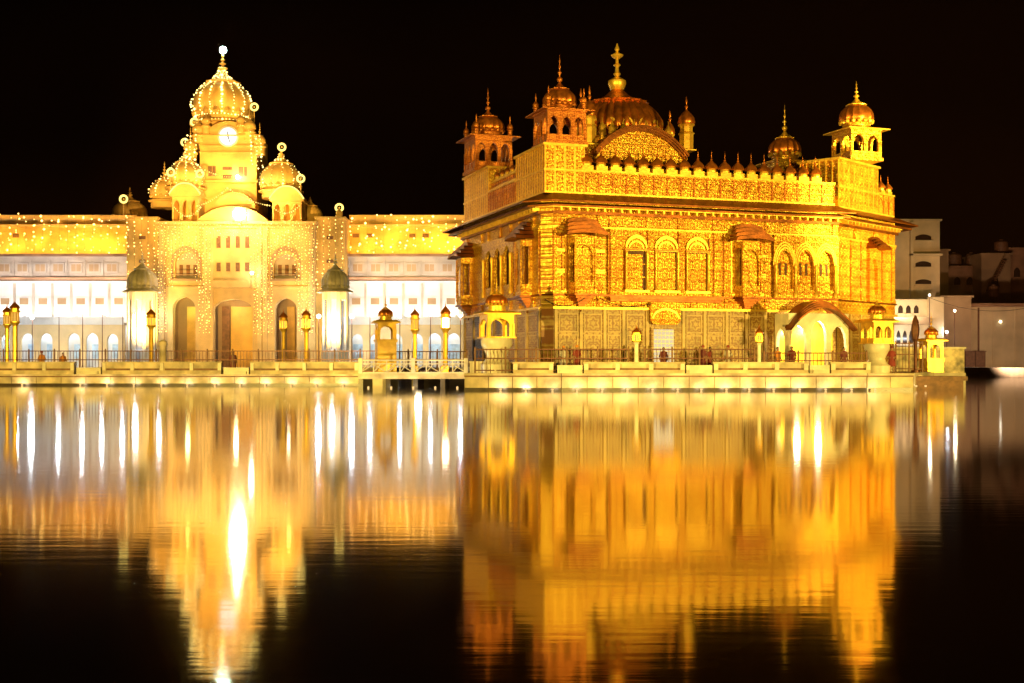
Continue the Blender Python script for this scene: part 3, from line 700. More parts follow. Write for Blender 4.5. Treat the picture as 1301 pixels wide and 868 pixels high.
# ------------------------------------------------------------------ free-standing kiosks, lamp posts, railings
def free_kiosk(px, Y, ybase, ycol0, ycol1, ytip, hwp, label, base='block', rz=0.0, nop=1, rot=0.0, zg=Z0, dome=G_DOME):
    s = Y / F; hw = hwp * s
    x = xat(px, Y); r = thing('kiosk', (x, Y, zg), rot, label, 'kiosk', 'small domed kiosks round the shrine')
    zc = zat(ycol0, Y) - zg; zt_ = zat(ycol1, Y) - zg; tip = zat(ytip, Y) - zg
    q = MB()
    if base == 'round':
        q.lathe(0, 0, 0, [(hw * 1.15, 0), (hw * 1.2, zc * .25), (hw * 1.0, zc * .3), (hw * .78, zc * .42), (hw * .75, zc * .5), (hw * 1.0, zc * .72), (hw * 1.12, zc * .8), (hw * 1.15, zc - .15), (hw * 1.1, zc)], 16)
        q.build('base', MARB_W, r, True)
    else:
        q.box(-hw * 1.05, hw * 1.05, -hw * 1.05, hw * 1.05, 0, zc - .1); q.box(-hw * 1.15, hw * 1.15, -hw * 1.15, hw * 1.15, zc - .1, zc); q.build('base', G_PLAIN if base == 'gold' else MARB_W, r)
    chhatri(r, Tr(0, 0, zc), hw, zt_ - zc - .2, nop, hw * .72, tip - zc, G_PLAIN, dome, G_PLAIN, over=hw * .35, turrets=False, drum=hw * .45, bodyname='arcade', ped=.08, squash=1.0)
    return r
free_kiosk(631, 78.6, 470, 430, 398, 356, 17.5, 'gilded square kiosk on a round bulging base left of the shrine, before its left face', 'round', rot=TH, nop=1)
free_kiosk(1114, 79.6, 470, 437, 408, 370, 14, 'gilded kiosk on a tapering base at the platform right end, before the bright facet', 'round', rot=TH, nop=2)
free_kiosk(490, 86.5, 462, 433, 409, 374, 11.5, 'golden domed kiosk behind the white lattice railing, tallest of the three there', 'gold', rot=.25)
free_kiosk(1183, 96, 470, 457, 432, 395, 10.5, 'small domed kiosk at the far right by the mottled wall', 'gold', rot=.2, zg=1.0)

def lamp_post(px, Y, yb, yneck, ycap, ytip, wpx, label, zg, style='lantern', glass=LANT):
    s = Y / F; w_ = wpx * s; x = xat(px, Y)
    r = thing('lamp_post', (x, Y, zg), random.uniform(-.1, .1), label, 'lamp post', 'lamp posts along the pool')
    zn = zat(yneck, Y) - zg; zc = zat(ycap, Y) - zg; zt_ = zat(ytip, Y) - zg; h = zc - zn
    q = MB(); q.box(-w_ * .75, w_ * .75, -w_ * .75, w_ * .75, 0, .5); q.lathe(0, 0, .5, [(w_ * .5, 0), (w_ * .45, .1), (w_ * .42, zn - .65), (w_ * .5, zn - .6), (w_ * .62, zn - .5)], 8)
    q.build('column', MARB_W if style == 'white' else G_PLAIN, r)
    q = MB()
    q.lathe(0, 0, zn, [(w_ * .62, 0), (w_ * .95, h * .12), (w_ * .95, h * .16), (w_ * .7, h * .18)], 8)
    for i in range(8):
        a = 2 * PI * i / 8; q.box(w_ * .72 * math.cos(a) - .03, w_ * .72 * math.cos(a) + .03, w_ * .72 * math.sin(a) - .03, w_ * .72 * math.sin(a) + .03, zn + h * .18, zn + h * .75)
    q.lathe(0, 0, zn + h * .75, [(w_ * .8, 0), (w_ * 1.05, h * .04), (w_ * 1.05, h * .08), (w_ * .8, h * .1), (w_ * .8, h * .25)], 8)
    q.build('lantern_frame', G_PLAIN, r)
    q = MB(); q.lathe(0, 0, zn + h * .18, [(w_ * .6, 0), (w_ * .62, h * .57)], 8); q.build('lantern_glass', glass, r, True)
    q = MB(); q.lathe(0, 0, zc, [(w_ * .85, 0), (w_ * .9, .06), (w_ * .75, (zt_ - zc) * .22), (w_ * .4, (zt_ - zc) * .42), (w_ * .15, (zt_ - zc) * .55)], 14, 7, .08); q.build('dome', G_DOME, r, True)
    q = MB(); finial(q, 0, 0, zc + (zt_ - zc) * .53, (zt_ - zc) * .47, w_ * .16); q.build('finial', G_DOME, r, True)
    return r
cz = .86
for px, Y, yn, yc, yt, wp_, lab in (
        (9, 97.5, 415, 397, 385, 6, 'leftmost golden lantern post of the causeway, at the photo edge'),
        (19, 95.5, 412, 392, 379, 7, 'tall golden lantern post second from the left edge, in front of its twin'),
        (192, 96.5, 416, 400, 388, 6.5, 'golden lantern post in front of the left white domed pavilion'),
        (360, 97.5, 420, 404, 392, 6, 'golden lantern post before the right gate arch, left of a pair'),
        (389, 95.5, 420, 401, 389, 6.5, 'golden lantern post by the right edge of the gateway, right of a pair')):
    lamp_post(px, Y, 470, yn, yc, yt, wp_, lab, cz)
lamp_post(527, 87.5, 465, 422, 401, 388, 6.2, 'square golden lantern post between the tallest kiosk and the white-lit lantern', 1.0)
lamp_post(566, 86.5, 465, 420, 399, 382, 7.0, 'golden lantern post with white glowing glass, nearest to the shrine on its left', 1.0, glass=BULBW)
lamp_post(808.5, 77.2, 470, 435, 423, 412, 6.6, 'white marble column lamp before the front, left of the lit door', Z0, 'white')
lamp_post(964.5, 77.4, 470, 436, 424, 411, 5.6, 'white marble column lamp before the front, left of the arched porch', Z0, 'white')
# short round post beside a step
q = MB(); t = thing('stone_post', (xat(207, 94.6), 94.6, cz), 0, 'short round-topped stone post on the causeway before the gateway left corner', 'post')
q.lathe(0, 0, 0, [(.36, 0), (.36, .5), (.26, .55), (.26, 2.1), (.34, 2.2), (.32, 2.45), (.1, 2.6)], 14); q.build('shaft', STONE, t, True)
q = MB(); q.lathe(0, 0, .52, [(.30, 0), (.32, .04), (.30, .08)], 14); q.build('band', BLACKM, t)

def railing(x0, y0, x1, y1, zg, h, label, step=1.9, white=False):
    L_ = math.hypot(x1 - x0, y1 - y0); an = math.atan2(y1 - y0, x1 - x0)
    t = thing('railing', (x0, y0, zg), an, label, 'railing', 'metal railings round the pool')
    q = MB()
    for z in (h, h * .62, h * .12): q.box(0, L_, -.03, .03, z - .035, z + .035)
    q.build('rails', IRON, t)
    q = MB(); n = round(L_ / .24)
    for i in range(n + 1): x = L_ * i / n; q.box(x - .015, x + .015, -.014, .014, 0, h)
    q.build('bars', IRON, t)
    q = MB(); n = max(1, round(L_ / step))
    for i in range(n + 1): x = L_ * i / n; q.cut(); q.box(x - .05, x + .05, -.05, .05, 0, h + .08); q.ball((x, 0, h + .12), .06, 6)
    q.build_each('post', BROWNWOOD, t)
railing(-58, CY + .9, -9.6, CY + .9, cz, 1.75, 'long red-brown metal railing along the causeway before the gateway')
railing(-9.4, 88.2, -3.2, 88.2, 1.0, 1.5, 'metal railing on the footbridge behind the white lattice')
railing(PL + .6, PY + 1.5, 7.2, PY + 1.0, Z0, 1.48, 'metal railing before the shrine left of the first marble column lamp')
railing(8.2, PY + 1.0, 15.0, PY + 1.1, Z0, 1.48, 'metal railing before the lit door between the two marble column lamps')
railing(15.6, PY + 1.1, 22.0, PY + 1.3, Z0, 1.25, 'metal railing before the arched porch')

# low marble bench walls with gaps
def lowwall(px0, px1, Y, z0, z1, label, depth=.45):
    x0, x1 = xat(px0, Y), xat(px1, Y)
    t = thing('low_wall', (x0, Y, z0), 0, label, 'low wall', 'low marble walls along the pool edge')
    L_ = x1 - x0; h = z1 - z0; q = MB(); q.box(.02, L_ - .02, .11, .137, h * .30, h * .46); q.build('wall_shade_line', BROWNWOOD, t); q = MB(); q.box(0, L_, .14, depth, 0, h - .1); q.build('wall_panel', STONE, t)  # dark line along mid wall stands for recess shade
    q = MB(); q.box(-.04, L_ + .04, 0, depth + .06, h - .1 + .002, h); q.box(0, L_, -.02, .138, 0, h * .30); q.box(0, L_, -.05, .30, -.002, .055); q.build('coping', STONE, t)
    q = MB(); n = max(1, round(L_ / 2.1))
    for i in range(n + 1): x = min(max(L_ * i / n, .13), L_ - .13); q.cut(); q.box(x - .13, x + .13, -.035, .138, h * .30 + .002, h - .104)
    q.build_each('pier', MARB_W, t)
def steps(px0, px1, Y, z0, label):
    x0, x1 = xat(px0, Y), xat(px1, Y)
    q = MB(); q.box(x0, x1, Y, Y + .9, z0, z0 + .5); q.box(x0 + .15, x1 - .15, Y - .28, Y - .003, z0, z0 + .22)
    tag(q.build('step_block', MARB_W), label, 'step', 'white marble steps in the low wall')
YP = PY + .25
for a, b_, l in ((652, 703, 'left of the leftmost white step of the platform'), (742, 870, 'below the first marble column lamp'), (907, 1027, 'below the second marble column lamp'), (1056, 1106, 'at the foot of the arched porch right pier')):
    lowwall(a, b_, YP, Z0, 1.74, 'low marble wall ' + l)
for a, b_, l in ((708, 740, 'white marble step in the low wall under the left oriel'), (872, 905, 'white marble step in the low wall right of the lit door'), (1029, 1054, 'white marble step in the low wall below the arched porch')):
    steps(a, b_, YP, Z0, l)
YC = CY + .2
for a, b_, l in ((-20, 94, 'at the left photo edge'), (130, 281, 'before the gateway left half'), (318, 455, 'before the gateway right half')):
    lowwall(a, b_, YC, cz, 1.80, 'low marble wall of the causeway ' + l)
for a, b_, l in ((97, 128, 'white marble step in the causeway wall near the left edge'), (284, 316, 'white marble step in the causeway wall before the gate middle')):
    steps(a, b_, YC, cz, l)

# footbridge with the white lattice railing
BY = 84.0
t = thing('footbridge', (xat(455, BY), BY, 0), 0, 'low footbridge on dark arches joining causeway and shrine platform', 'bridge')
bl = xat(600, BY) - xat(455, BY); q = MB(); q.box(0, bl + .2, 0, 6.5, .62, 1.0); q.build('deck', STONE, t)
for i in range(5): q = MB(); x = .15 + i * (bl - .3) / 4; q.box(x - .16, x + .16, .15, 6.0, -.9, .618); q.build('pier', WET, t)
t2 = thing('lattice_railing', (xat(458, BY), BY - .05, 1.0), 0, 'white lattice railing of crossed bars on the footbridge edge', 'railing')
rl = xat(592, BY) - xat(458, BY); rh = zat(457, BY) - 1.0
n = 8; q = MB(); q.box(0, rl, -.05, .05, rh - .09, rh); q.box(0, rl, -.05, .05, 0, .08); q.box(0, rl, -.04, .04, rh * .66, rh * .66 + .06); q.build('rails', MARB_W, t2)
for i in range(3): q = MB(); x = rl * i / 2; q.box(x - .13, x + .13, -.1, .1, 0, rh + .1); q.build('post', MARB_W, t2)
q = MB()
for i in range(n):
    a, b_ = rl * i / n, rl * (i + 1) / n
    q.box(b_ - .035, b_ + .035, -.03, .03, .08, rh - .09)
    for (xa, xb) in ((a, b_), (b_, a))[i % 2:i % 2 + 1] + (((a, (a + b_) / 2)),): q.tube([(xa, 0, .06), (xb, 0, rh * .66)], .035, 4)
q.build('crossed_bars', MARB_W, t2)
for px in (468, 497, 525, 553, 581): edge_lamp(xat(px, BY - .3), BY - .3, .05, 8)
lamp('bridge_light', 'POINT', (-6, 80, 1.0), 420, WARM, size=.2)
q = MB(); q.box(0, 2.0, 0, 1.6, 0, .65); q.box(-.05, 2.05, -.05, 1.65, .652, .75); o = q.build('stone_block', MARB_W); o.location = (xat(597, 80), 80, Z0); tag(o, 'pale square stone block between the lattice railing and the round kiosk base', 'stone block')
q = MB(); q.box(xat(597, 80) - .2, xat(597, 80) + 2.2, 79.0, 90, -.9, Z0 - .004); tag(q.build('landing', PAVE), kind='structure')

# ------------------------------------------------------------------ far bank: clock tower gateway
GY = YS; GS = GY / F
def gx_(px, Y=GY): return xat(px, Y)
GZ = 1.2
GATE = thing('clock_tower_gateway', (gx_(289), GY, GZ), 0, 'tall floodlit gateway with clock tower and clustered domes behind the causeway', 'gateway')
GM = Tr(-gx_(289), -GY, -GZ)               # absolute coordinates in, local out
g0, g1 = gx_(201), gx_(400); gt = zat(285, GY)
def zz(py, Y=GY): return zat(py, Y)
q = MB(GM)
ops = [(gx_(234), 14.5 * GS, GZ + .01, zz(392), zz(377) - zz(392)), (gx_(296), 25 * GS, GZ + .01, zz(392), zz(380) - zz(392)), (gx_(363), 14 * GS, GZ + .01, zz(392), zz(379) - zz(392))]
q.arches(g0, g1, GZ, zz(366), GY, GY + 1.2, ops, .02, 20)
ops = [(gx_(237), 15 * GS, zz(354), zz(333), zz(319) - zz(333)), (gx_(363), 15 * GS, zz(356), zz(335), zz(322) - zz(335))]
q.arches(g0, g1, zz(366), gt, GY, GY + 1.2, ops, .06, 20)
gf = q.build('gate_front', GATEC, GATE)
q = MB(GM); q.box(g0 + .8, g1 - .8, GY + 4.2, GY + 4.5, GZ, zz(370)); q.build('passage_wall', TAN, GATE)  # darker wall tone paints the shade inside the passage
q = MB(GM); q.box(g0, g1, GY + 4.5, GY + 14, GZ, gt - .3); q.box(g0, g0 + .8, GY + 1.2, GY + 4.5, GZ, gt - .3); q.box(g1 - .8, g1, GY + 1.2, GY + 4.5, GZ, gt - .3); q.box(g0 + .8, g1 - .8, GY + 1.2, GY + 4.5, zz(370), gt - .3); q.build('gate_body', GATEC, GATE)
q = MB(GM)
for px_, hw_ in ((234, 6), (300, 15), (363, 5)): q.cut(); q.box(gx_(px_ - hw_), gx_(px_ + hw_), GY + 4.0, GY + 4.19, GZ + 1.5, zz(388)); q.box(gx_(px_ - hw_) - .3, gx_(px_ + hw_) + .3, GY + 3.9, GY + 4.19, GZ, GZ + 1.49)
q.build_each('inner_doorway', YELLOW, GATE)
q = MB(GM); q.box(g0 - .3, g1 + .3, GY - .45, GY + 14.2, gt, gt + .35); q.box(g0 - .15, g1 + .15, GY - .2, GY - .003, gt - .5, gt - .3); q.box(g0, g1, GY - .22, GY - .003, zz(366), zz(364)); q.build('cornice', GATEC, GATE)
for px in (206, 262, 268, 330, 337, 395):
    q = MB(GM); q.box(gx_(px) - .32, gx_(px) + .32, GY - .25, GY - .004, GZ, gt - .5); q.build('pilaster', GATEC, GATE)
q = MB(GM)
for cx_, hw in ((237, 15), (363, 15)):
    q.cut(); xc = gx_(cx_); ts = [k / 14 for k in range(-14, 15)]
    q.strip([(xc + hw * GS * 1.08 * t, zz(333) + 1.7 * archf(t, .12)) for t in ts], [(xc + hw * GS * 1.3 * t, zz(333) + 2.15 * archf(t)) for t in ts], GY - .16, GY - .003)
    q.box(xc - hw * GS * 1.3, xc + hw * GS * 1.3, GY - .5, GY - .003, zz(357), zz(354.5))
    for s in (-1, 1): q.box(xc + s * hw * GS * 1.2 - .15, xc + s * hw * GS * 1.2 + .15, GY - .16, GY - .003, zz(354), zz(333))
    q.box(xc - hw * GS * 1.25, xc + hw * GS * 1.25, GY - .42, GY - .34, zz(350), zz(349))
q.build_each('upper_arch_trim', TAN, GATE)
q = MB(GM)
for cx_ in (237, 363): q.cut(); q.box(gx_(cx_) - 1.7, gx_(cx_) + 1.7, GY + .9, GY + 1.1, zz(356), zz(318))
q.build_each('arch_screen', LILAC, GATE)
for cx_ in (237, 363):
    for k in (-1, 0, 1):
        q = MB(GM); xc = gx_(cx_) + k * .95; q.box(xc - .25, xc + .25, GY + .86, GY + .898, zz(350), zz(336)); q.build('window', BROWNWOOD, GATE)
for i in range(4):                        # latticed centre windows
    for j in range(2):
        q = MB(GM); xc = gx_(296) + (i - 1.5) * 1.3; zc = zz(345) + j * 3.2; q.box(xc - .28, xc + .28, GY - .06, GY - .004, zc, zc + 1.6 if j else zc + 1.2); q.build('window', BROWNWOOD, GATE)
q = MB(GM); q.box(gx_(272), gx_(320), GY - .9, GY - .004, zz(366), zz(363)); q.box(gx_(272), gx_(320), GY - .9, GY - .8, zz(363), zz(357))
q.build('balcony', GATEC, GATE)
# gate interior
q = MB(GM); q.box(gx_(275), gx_(285), GY + 3.2, GY + 3.48, GZ, zz(388)); q.build('door_leaf', BROWNWOOD, GATE)
for px, p, c in ((234, 110, (.85, 1, .40)), (296, 260, (1, .8, .42)), (363, 70, (1, .82, .5))): lamp('gate_light', 'POINT', (gx_(px), GY + 1.9, zz(392)), p, c, size=.3)

# roof pavilions with bowed roofs
def bangla(px0, px1, ytop, yeave, ybase, Y, name='bowed_pavilion'):
    x0, x1 = gx_(px0, Y), gx_(px1, Y); xm = (x0 + x1) / 2; hw = (x1 - x0) / 2; ze, zb, zt_ = zat(yeave, Y), zat(ybase, Y), zat(ytop, Y)
    q = MB(GM); n = 3; w_ = 2 * hw * .86 / n
    q.arches(xm - hw * .86, xm + hw * .86, zb, ze, Y, Y + .3, [(xm + (i - 1) * w_, w_ * .34, zb + .3, zb + (ze - zb) * .62, (ze - zb) * .25) for i in range(n)], .04)
    q.box(xm - hw * .86, xm - hw * .8, Y + .3, Y + 3.6, zb, ze); q.box(xm + hw * .8, xm + hw * .86, Y + .3, Y + 3.6, zb, ze); q.box(xm - hw * .8, xm + hw * .8, Y + 3.3, Y + 3.6, zb, ze)
    o = q.build(name, YELLOW, GATE)
    ts = [k / 12 for k in range(-12, 13)]
    q = MB(GM); q.strip([(xm + hw * t, ze + .01) for t in ts], [(xm + hw * t, ze + .25 + (zt_ - ze - .25) * (1 - abs(t) ** 2.4)) for t in ts], Y - .35, Y + 3.9); q.build('bowed_roof', YELLOW, o)
    # garland outlining the roof
    q = MB(GM); q.tube([(xm + hw * 1.02 * t, Y - .42, ze + .3 + (zt_ - ze - .2) * (1 - abs(t) ** 2.4)) for t in ts], .09, 4); q.build('rope_light', RING, o)
    lamp('pavilion_light', 'POINT', (xm, Y + 1.6, zb + 1.4), 70, SODIUM, size=.3)
bangla(216, 255, 234, 250, 283, GY + 1.5)
bangla(343, 386, 238, 256, 283, GY + 1.5)
# central stepped bow over the gate
ts = [k / 16 for k in range(-16, 17)]
for (a, b_, yt, yb, Y) in ((250, 340, 262, 283, GY + .8), (272, 324, 244, 262, GY + 2.2)):
    q = MB(GM); x0, x1 = gx_(a, Y), gx_(b_, Y); xm = (x0 + x1) / 2; hw = (x1 - x0) / 2
    q.strip([(xm + hw * t, zat(yb, Y) - .3) for t in ts], [(xm + hw * t, zat(yb, Y) + (zat(yt, Y) - zat(yb, Y)) * (.15 + .85 * (1 - abs(t) ** 2.2))) for t in ts], Y, Y + 2.5); q.build('bowed_gable', YELLOW, GATE)
# clock block
KY = GY + 5; ks = KY / F
kx0, kx1, kz0, kz1 = xat(254, KY), xat(326, KY), zat(283, KY), zat(172, KY)
q = MB(GM); q.box(kx0, kx1, KY, KY + (kx1 - kx0), kz0, kz1)
xm = xat(290, KY); q.strip([(xm + 27 * ks * t, kz1 - .01) for t in ts], [(xm + 27 * ks * t, kz1 + 18 * ks * (max(0, 1 - t * t)) ** .5) for t in ts], KY - .02, KY + 2.2)
ckb = q.build('clock_storey', YELLOW, GATE)
q = MB(GM); q.box(kx0 - .35, kx1 + .5, KY - .35, KY - .022, kz1 - .12, kz1 + .05); q.box(kx0 - .1, kx1 + .1, KY - .15, KY - .003, zat(186, KY), zat(184.5, KY)); q.box(kx0 - .1, kx1 + .1, KY - .15, KY - .003, zat(194, KY), zat(193, KY)); q.box(kx0 - .2, kx1 + .2, KY - .3, KY - .003, zat(232, KY), zat(229, KY)); q.build('string_courses', YELLOW, ckb)
q = MB(GM)
for px, y0, y1, w_ in ((267, 224, 211, 2.5), (272, 224, 211, 2), (289, 216, 212, 6), (289, 227, 222, 6), (306, 224, 212, 3), (312, 224, 212, 2)): q.cut(); q.box(xat(px - w_, KY), xat(px + w_, KY), KY - .03, KY - .003, zat(y0, KY), zat(y1, KY))
q.build_each('window', BROWNWOOD, ckb)
cz_ = zat(173.5, KY); cr = 11.0 * ks
CM = GM @ Tr(xm, KY - .05, cz_) @ Matrix.Rotation(PI / 2, 4, 'X')   # local x right, y up, z toward the viewer
q = MB(CM); q.lathe(0, 0, 0, [(cr * 1.22, 0), (cr * 1.22, .12), (cr * 1.02, .2), (cr * 1.0, .1)], 40); cl = q.build('clock', WHITE, GATE, True)
q = MB(CM); q.lathe(0, 0, .105, [(cr, 0), (cr, .01)], 40); q.build('clock_face', CLOCKW, cl)
q = MB(CM)
HOURS = ['I', 'II', 'III', 'IIII', 'V', 'VI', 'VII', 'VIII', 'IX', 'X', 'XI', 'XII']
for k, s in enumerate(HOURS):
    a = PI / 2 - (k + 1) * PI / 6; q.M = CM @ Rz(a - PI / 2) @ Tr(0, cr * .82, .135); w_ = .055
    tw = sum({'I': .5, 'V': 1.1, 'X': 1.1}[c] for c in s) * w_ ; x = -tw / 2
    for c in s:
        if c == 'I': q.box(x + .005, x + .018, -.09, .09, 0, .01); x += .5 * w_
        elif c == 'V': q.tube([(x, .09, .005), (x + .5 * w_, -.09, .005), (x + w_, .09, .005)], .007, 4); x += 1.1 * w_
        else: q.tube([(x, .09, .005), (x + w_, -.09, .005)], .007, 4); q.tube([(x, -.09, .005), (x + w_, .09, .005)], .007, 4); x += 1.1 * w_
q.build('numerals', BLACKM, cl)
def hand(ang, l, w_):
    q = MB(CM @ Rz(-math.radians(ang))); q.add([(-w_, -.15 * l, .14), (w_, -.15 * l, .14), (w_ * .5, l, .14), (-w_ * .5, l, .14), (-w_, -.15 * l, .16), (w_, -.15 * l, .16), (w_ * .5, l, .16), (-w_ * .5, l, .16)],
                                      [(3, 2, 1, 0), (4, 5, 6, 7), (0, 1, 5, 4), (1, 2, 6, 5), (2, 3, 7, 6), (3, 0, 4, 7)]); q.build('clock_hand', BLACKM, cl)
hand(162, cr * .80, .075); hand(355, cr * .58, .09)
# tower domes
def tdome(px, ybase, r_px, ytip, Y, name='dome', nf=16, squash=1.25, drum=1.0, m=None, dist=None):
    s = Y / F; r = r_px * s; x = xat(px, Y); zb = zat(ybase, Y)
    q = MB(GM); q.lathe(x, Y, zb - drum * 1.8, [(r * 1.05, 0), (r * 1.05, drum), (r * 1.25, drum + .1), (r * 1.25, drum + .25), (r * .95, drum + .3), (r * .95, drum * 1.8)], 16); o = q.build('domed_turret', YELLOW if m is None else m, GATE, True)
    spire_parts(o, GM @ Tr(x, Y, 0), r, zb, zat(ytip, Y), m or YELLOW, m or YELLOW, 48, nf, squash)
    return o, x, Y, zb, r, squash
big = tdome(283, 150, 33, 66, KY + 5, squash=1.22, drum=1.6)
tdome(236, 236, 21, 190, GY + 4, drum=.8)
tdome(357, 240, 23, 192, GY + 5, drum=.8)
tdome(209, 252, 16, 205, GY + 8, drum=.8)

tdome(394, 281, 14, 250, GY + 8, drum=.4)
for px, yb, rp, yt, dy in ((242, 190, 7.5, 160, -.2), (252, 168, 7, 142, .4), (262, 156, 5, 141, .2), (306, 155, 5, 140, .2), (317, 164, 7, 137, .4), (330, 182, 6.5, 156, -.2)):   # tiers of turrets round the foot of the great dome
    tdome(px, yb, rp, yt, KY + dy, drum=.9)
q = MB(GM); q.lathe(xat(283, KY + 5), KY + 5, 0, [(3.9, kz1 - 1.5), (3.9, zat(160, KY + 5)), (4.3, zat(158, KY + 5)), (3.8, zat(156, KY + 5)), (3.7, zat(151, KY + 5))], 8); q.build('tower_drum', YELLOW, GATE)
tdome(165, 276, 19, 238, GY + 10, m=YELLOW, squash=.95, drum=.4)
# beacon at the tip
bx, by, bz = xat(283.5, KY + 5), KY + 5, zat(64, KY + 5)
q = MB(); q.ball((0, 0, 0), .50, 12); o = q.build('beacon_lamp', BEACON); o.location = (bx, by - .1, bz); tag(o, 'blue-green white beacon lamp on the very tip of the clock tower', 'lamp')
# large floodlight on the gate roof
def hotlamp(px, py, Y, r, label, power, col, m=BULBHOT):
    p = at(px, py, Y); t = thing('floodlight', (p.x, p.y, p.z - r * 1.5), 0, label, 'floodlight')
    q = MB(); q.lathe(0, 0, 0, [(r * .3, 0), (r * .12, .1), (r * .12, r)], 8); q.box(-r, r, r * .05, r * .5, r * .6, r * 2.4); q.build('housing', BROWNWOOD, t)
    q = MB(); q.ball((0, 0, r * 1.5), r * .9, 10); q.build('lamp_glass', m, t, True)
    lamp('flood_light', 'POINT', (p.x, p.y - r * 1.6, p.z), power, col, size=r)
hotlamp(304, 272, GY - 1.0, .95, 'blinding floodlight on the gateway roof below the clock', 3000, (1, .72, .3))
hotlamp(302, 225, KY - .6, .30, 'round glaring lamp on the clock storey right under the clock', 500, (1, .74, .32))
hotlamp(320, 347, GY - .8, .26, 'white lamp on the gate wall above the middle arch', 260, (1, .86, .6), BULBW)

# illuminated rings on poles
def ringlamp(px, py, Y, label, r=.48):
    p = at(px, py, Y); t = thing('ring_lamp', (p.x, p.y, p.z - 2.2), 0, label, 'ring lamp', 'glowing ring lamps round the clock tower')
    q = MB(); q.tube([(r * math.cos(a), 0, 2.2 + r * math.sin(a)) for a in [2 * PI * i / 16 for i in range(17)]], .15, 6); q.build('glowing_ring', RING, t)
    q = MB(); q.box(-.06, .06, -.06, .06, 0, 2.2 - r); q.gem((0, 0, 2.2), .16); q.build('pole', YELLOW, t)
for px, py, Y, l in ((157, 253, GY + 1, 'leftmost ring lamp, beside the low dome on the left roof'), (217, 219, GY + 1, 'ring lamp left of the left roof pavilion'), (254, 221, GY + 1, 'ring lamp on the left edge of the clock storey'),
                     (235, 181, KY + 2, 'ring lamp on the spire of the left dome'), (323, 136, KY + 2, 'highest ring lamp, right of the great ribbed dome'), (358, 187, GY + 4, 'ring lamp on the tip of the right dome'),
                     (343, 225, GY + 3, 'ring lamp just left of the right dome'), (382, 227, GY + 2, 'ring lamp right of the right dome'), (431, 264, GY + 2, 'ring lamp alone on the roof right of the gateway'), (247, 155, KY + 2, 'ring lamp left of the great ribbed dome')):
    ringlamp(px, py, Y, l)
q = MB(); p = at(431, 280, GY + 2); q.box(-.4, .4, -.4, .4, 0, 1.0); q.lathe(0, 0, 1.0, [(.5, 0), (.3, .4), (.1, .6)], 8); o = q.build('roof_pedestal', YELLOW); o.location = p; tag(o, 'small yellow pedestal under the lone ring lamp on the roof', 'pedestal')

# strings of bulbs
def string(pts, label, group, r=.085, gap=.55, m=BULB, jit=.12, keep=1.0):
    pts = [Vector(p) for p in pts]; base = pts[0]
    t = thing('string_light', tuple(base), 0, label, 'string light', group)
    q = MB(); q.tube([p - base for p in pts], .012, 3); q.build('wire', BLACKM, t)
    q = MB(); L_ = 0; acc = random.random() * gap
    for a, b_ in zip(pts[:-1], pts[1:]):
        d = (b_ - a).length; x = acc
        while x < d:
            if random.random() < keep: q.gem(a.lerp(b_, x / d) - base + Vector((random.uniform(-jit, jit), -.05, random.uniform(-jit, jit))), r * random.choice((.55, .75, .9, 1.1, 1.5)))
            x += gap
        acc = x - d
    q.build('bulbs', m, t)
n = 46
for i in range(n):
    x = g0 + .2 + (g1 - g0 - .4) * i / (n - 1); zb = zz(random.choice((360, 366, 372)) if 215 < (x / GY * F + CX) < 252 or 270 < (x / GY * F + CX) < 322 or 347 < (x / GY * F + CX) < 379 else 425)
    if 272 < (x / GY * F + CX) < 320: zb = zz(302)
    if 224 < (x / GY * F + CX) < 250 or 350 < (x / GY * F + CX) < 376: zb = zz(330)
    string([(x, GY - .55, gt + .1), (x + random.uniform(-.05, .05), GY - .5, (gt + zb) / 2), (x, GY - .55, zb)], 'string of small warm bulbs hanging down the pale gateway front', 'bulb strings on the gateway front', .055, .42)
def domestrings(d, n, lab, grp, r=.09, gap=.5, m=None):
    o, x, y, zb, rr, sq = d; m = m or BULBY
    for i in range(n):
        a = PI + (i + .5) * PI / n * 1.0
        pts = [(x + (c * rr * 1.1 + .05) * math.cos(a), y + (c * rr * 1.1 + .05) * math.sin(a), zb + h * rr * sq) for c, h in ONION + CAPTOP[3:]]
        string(pts, lab, grp, r * random.uniform(.8, 1.3), gap * random.uniform(.8, 1.2), m, .09, .86)
BULBY = glow('yellow_bulb', (1.0, .72, .20), 5.0)
domestrings(big, 8, 'string of bright bulbs down a rib of the great tower dome', 'bulb strings on the great dome', .12, .42, BULBY)
mids = [d for d in []]
def dinfo(px, ybase, r_px, Y, squash=1.25): s = Y / F; return (None, xat(px, Y), Y, zat(ybase, Y), r_px * s, squash)
domestrings(dinfo(236, 236, 21, GY + 4), 6, 'string of bulbs down the dome left of the clock storey', 'bulb strings on the left dome', .08, .42, BULBY)
domestrings(dinfo(357, 240, 23, GY + 5), 6, 'string of bulbs down the dome right of the clock storey', 'bulb strings on the right dome', .08, .42, BULBY)
domestrings(dinfo(209, 252, 16, GY + 8), 4, 'string of bulbs down the small dome at the far left of the tower', 'bulb strings on the small left dome', .08, .45, BULB)
def swag(p, q_, sag, label): 
    a, b_ = Vector(p), Vector(q_); string([a.lerp(b_, i / 10) - Vector((0, 0, sag * 4 * (i / 10) * (1 - i / 10))) for i in range(11)], label, 'garlands swagged over the gateway roof', .10, .32, RING, .02)
swag(at(289, 239, GY - .5), at(250, 262, GY - .5), .4, 'garland of bulbs falling left from the middle gable')
swag(at(289, 239, GY - .5), at(345, 262, GY - .5), .4, 'garland of bulbs falling right from the middle gable')
swag(at(218, 258, GY - .5), at(256, 262, GY - .5), 1.6, 'garland sagging across the left roof pavilion')
swag(at(345, 262, GY - .5), at(380, 262, GY - .5), 1.0, 'garland sagging across the right roof pavilion')
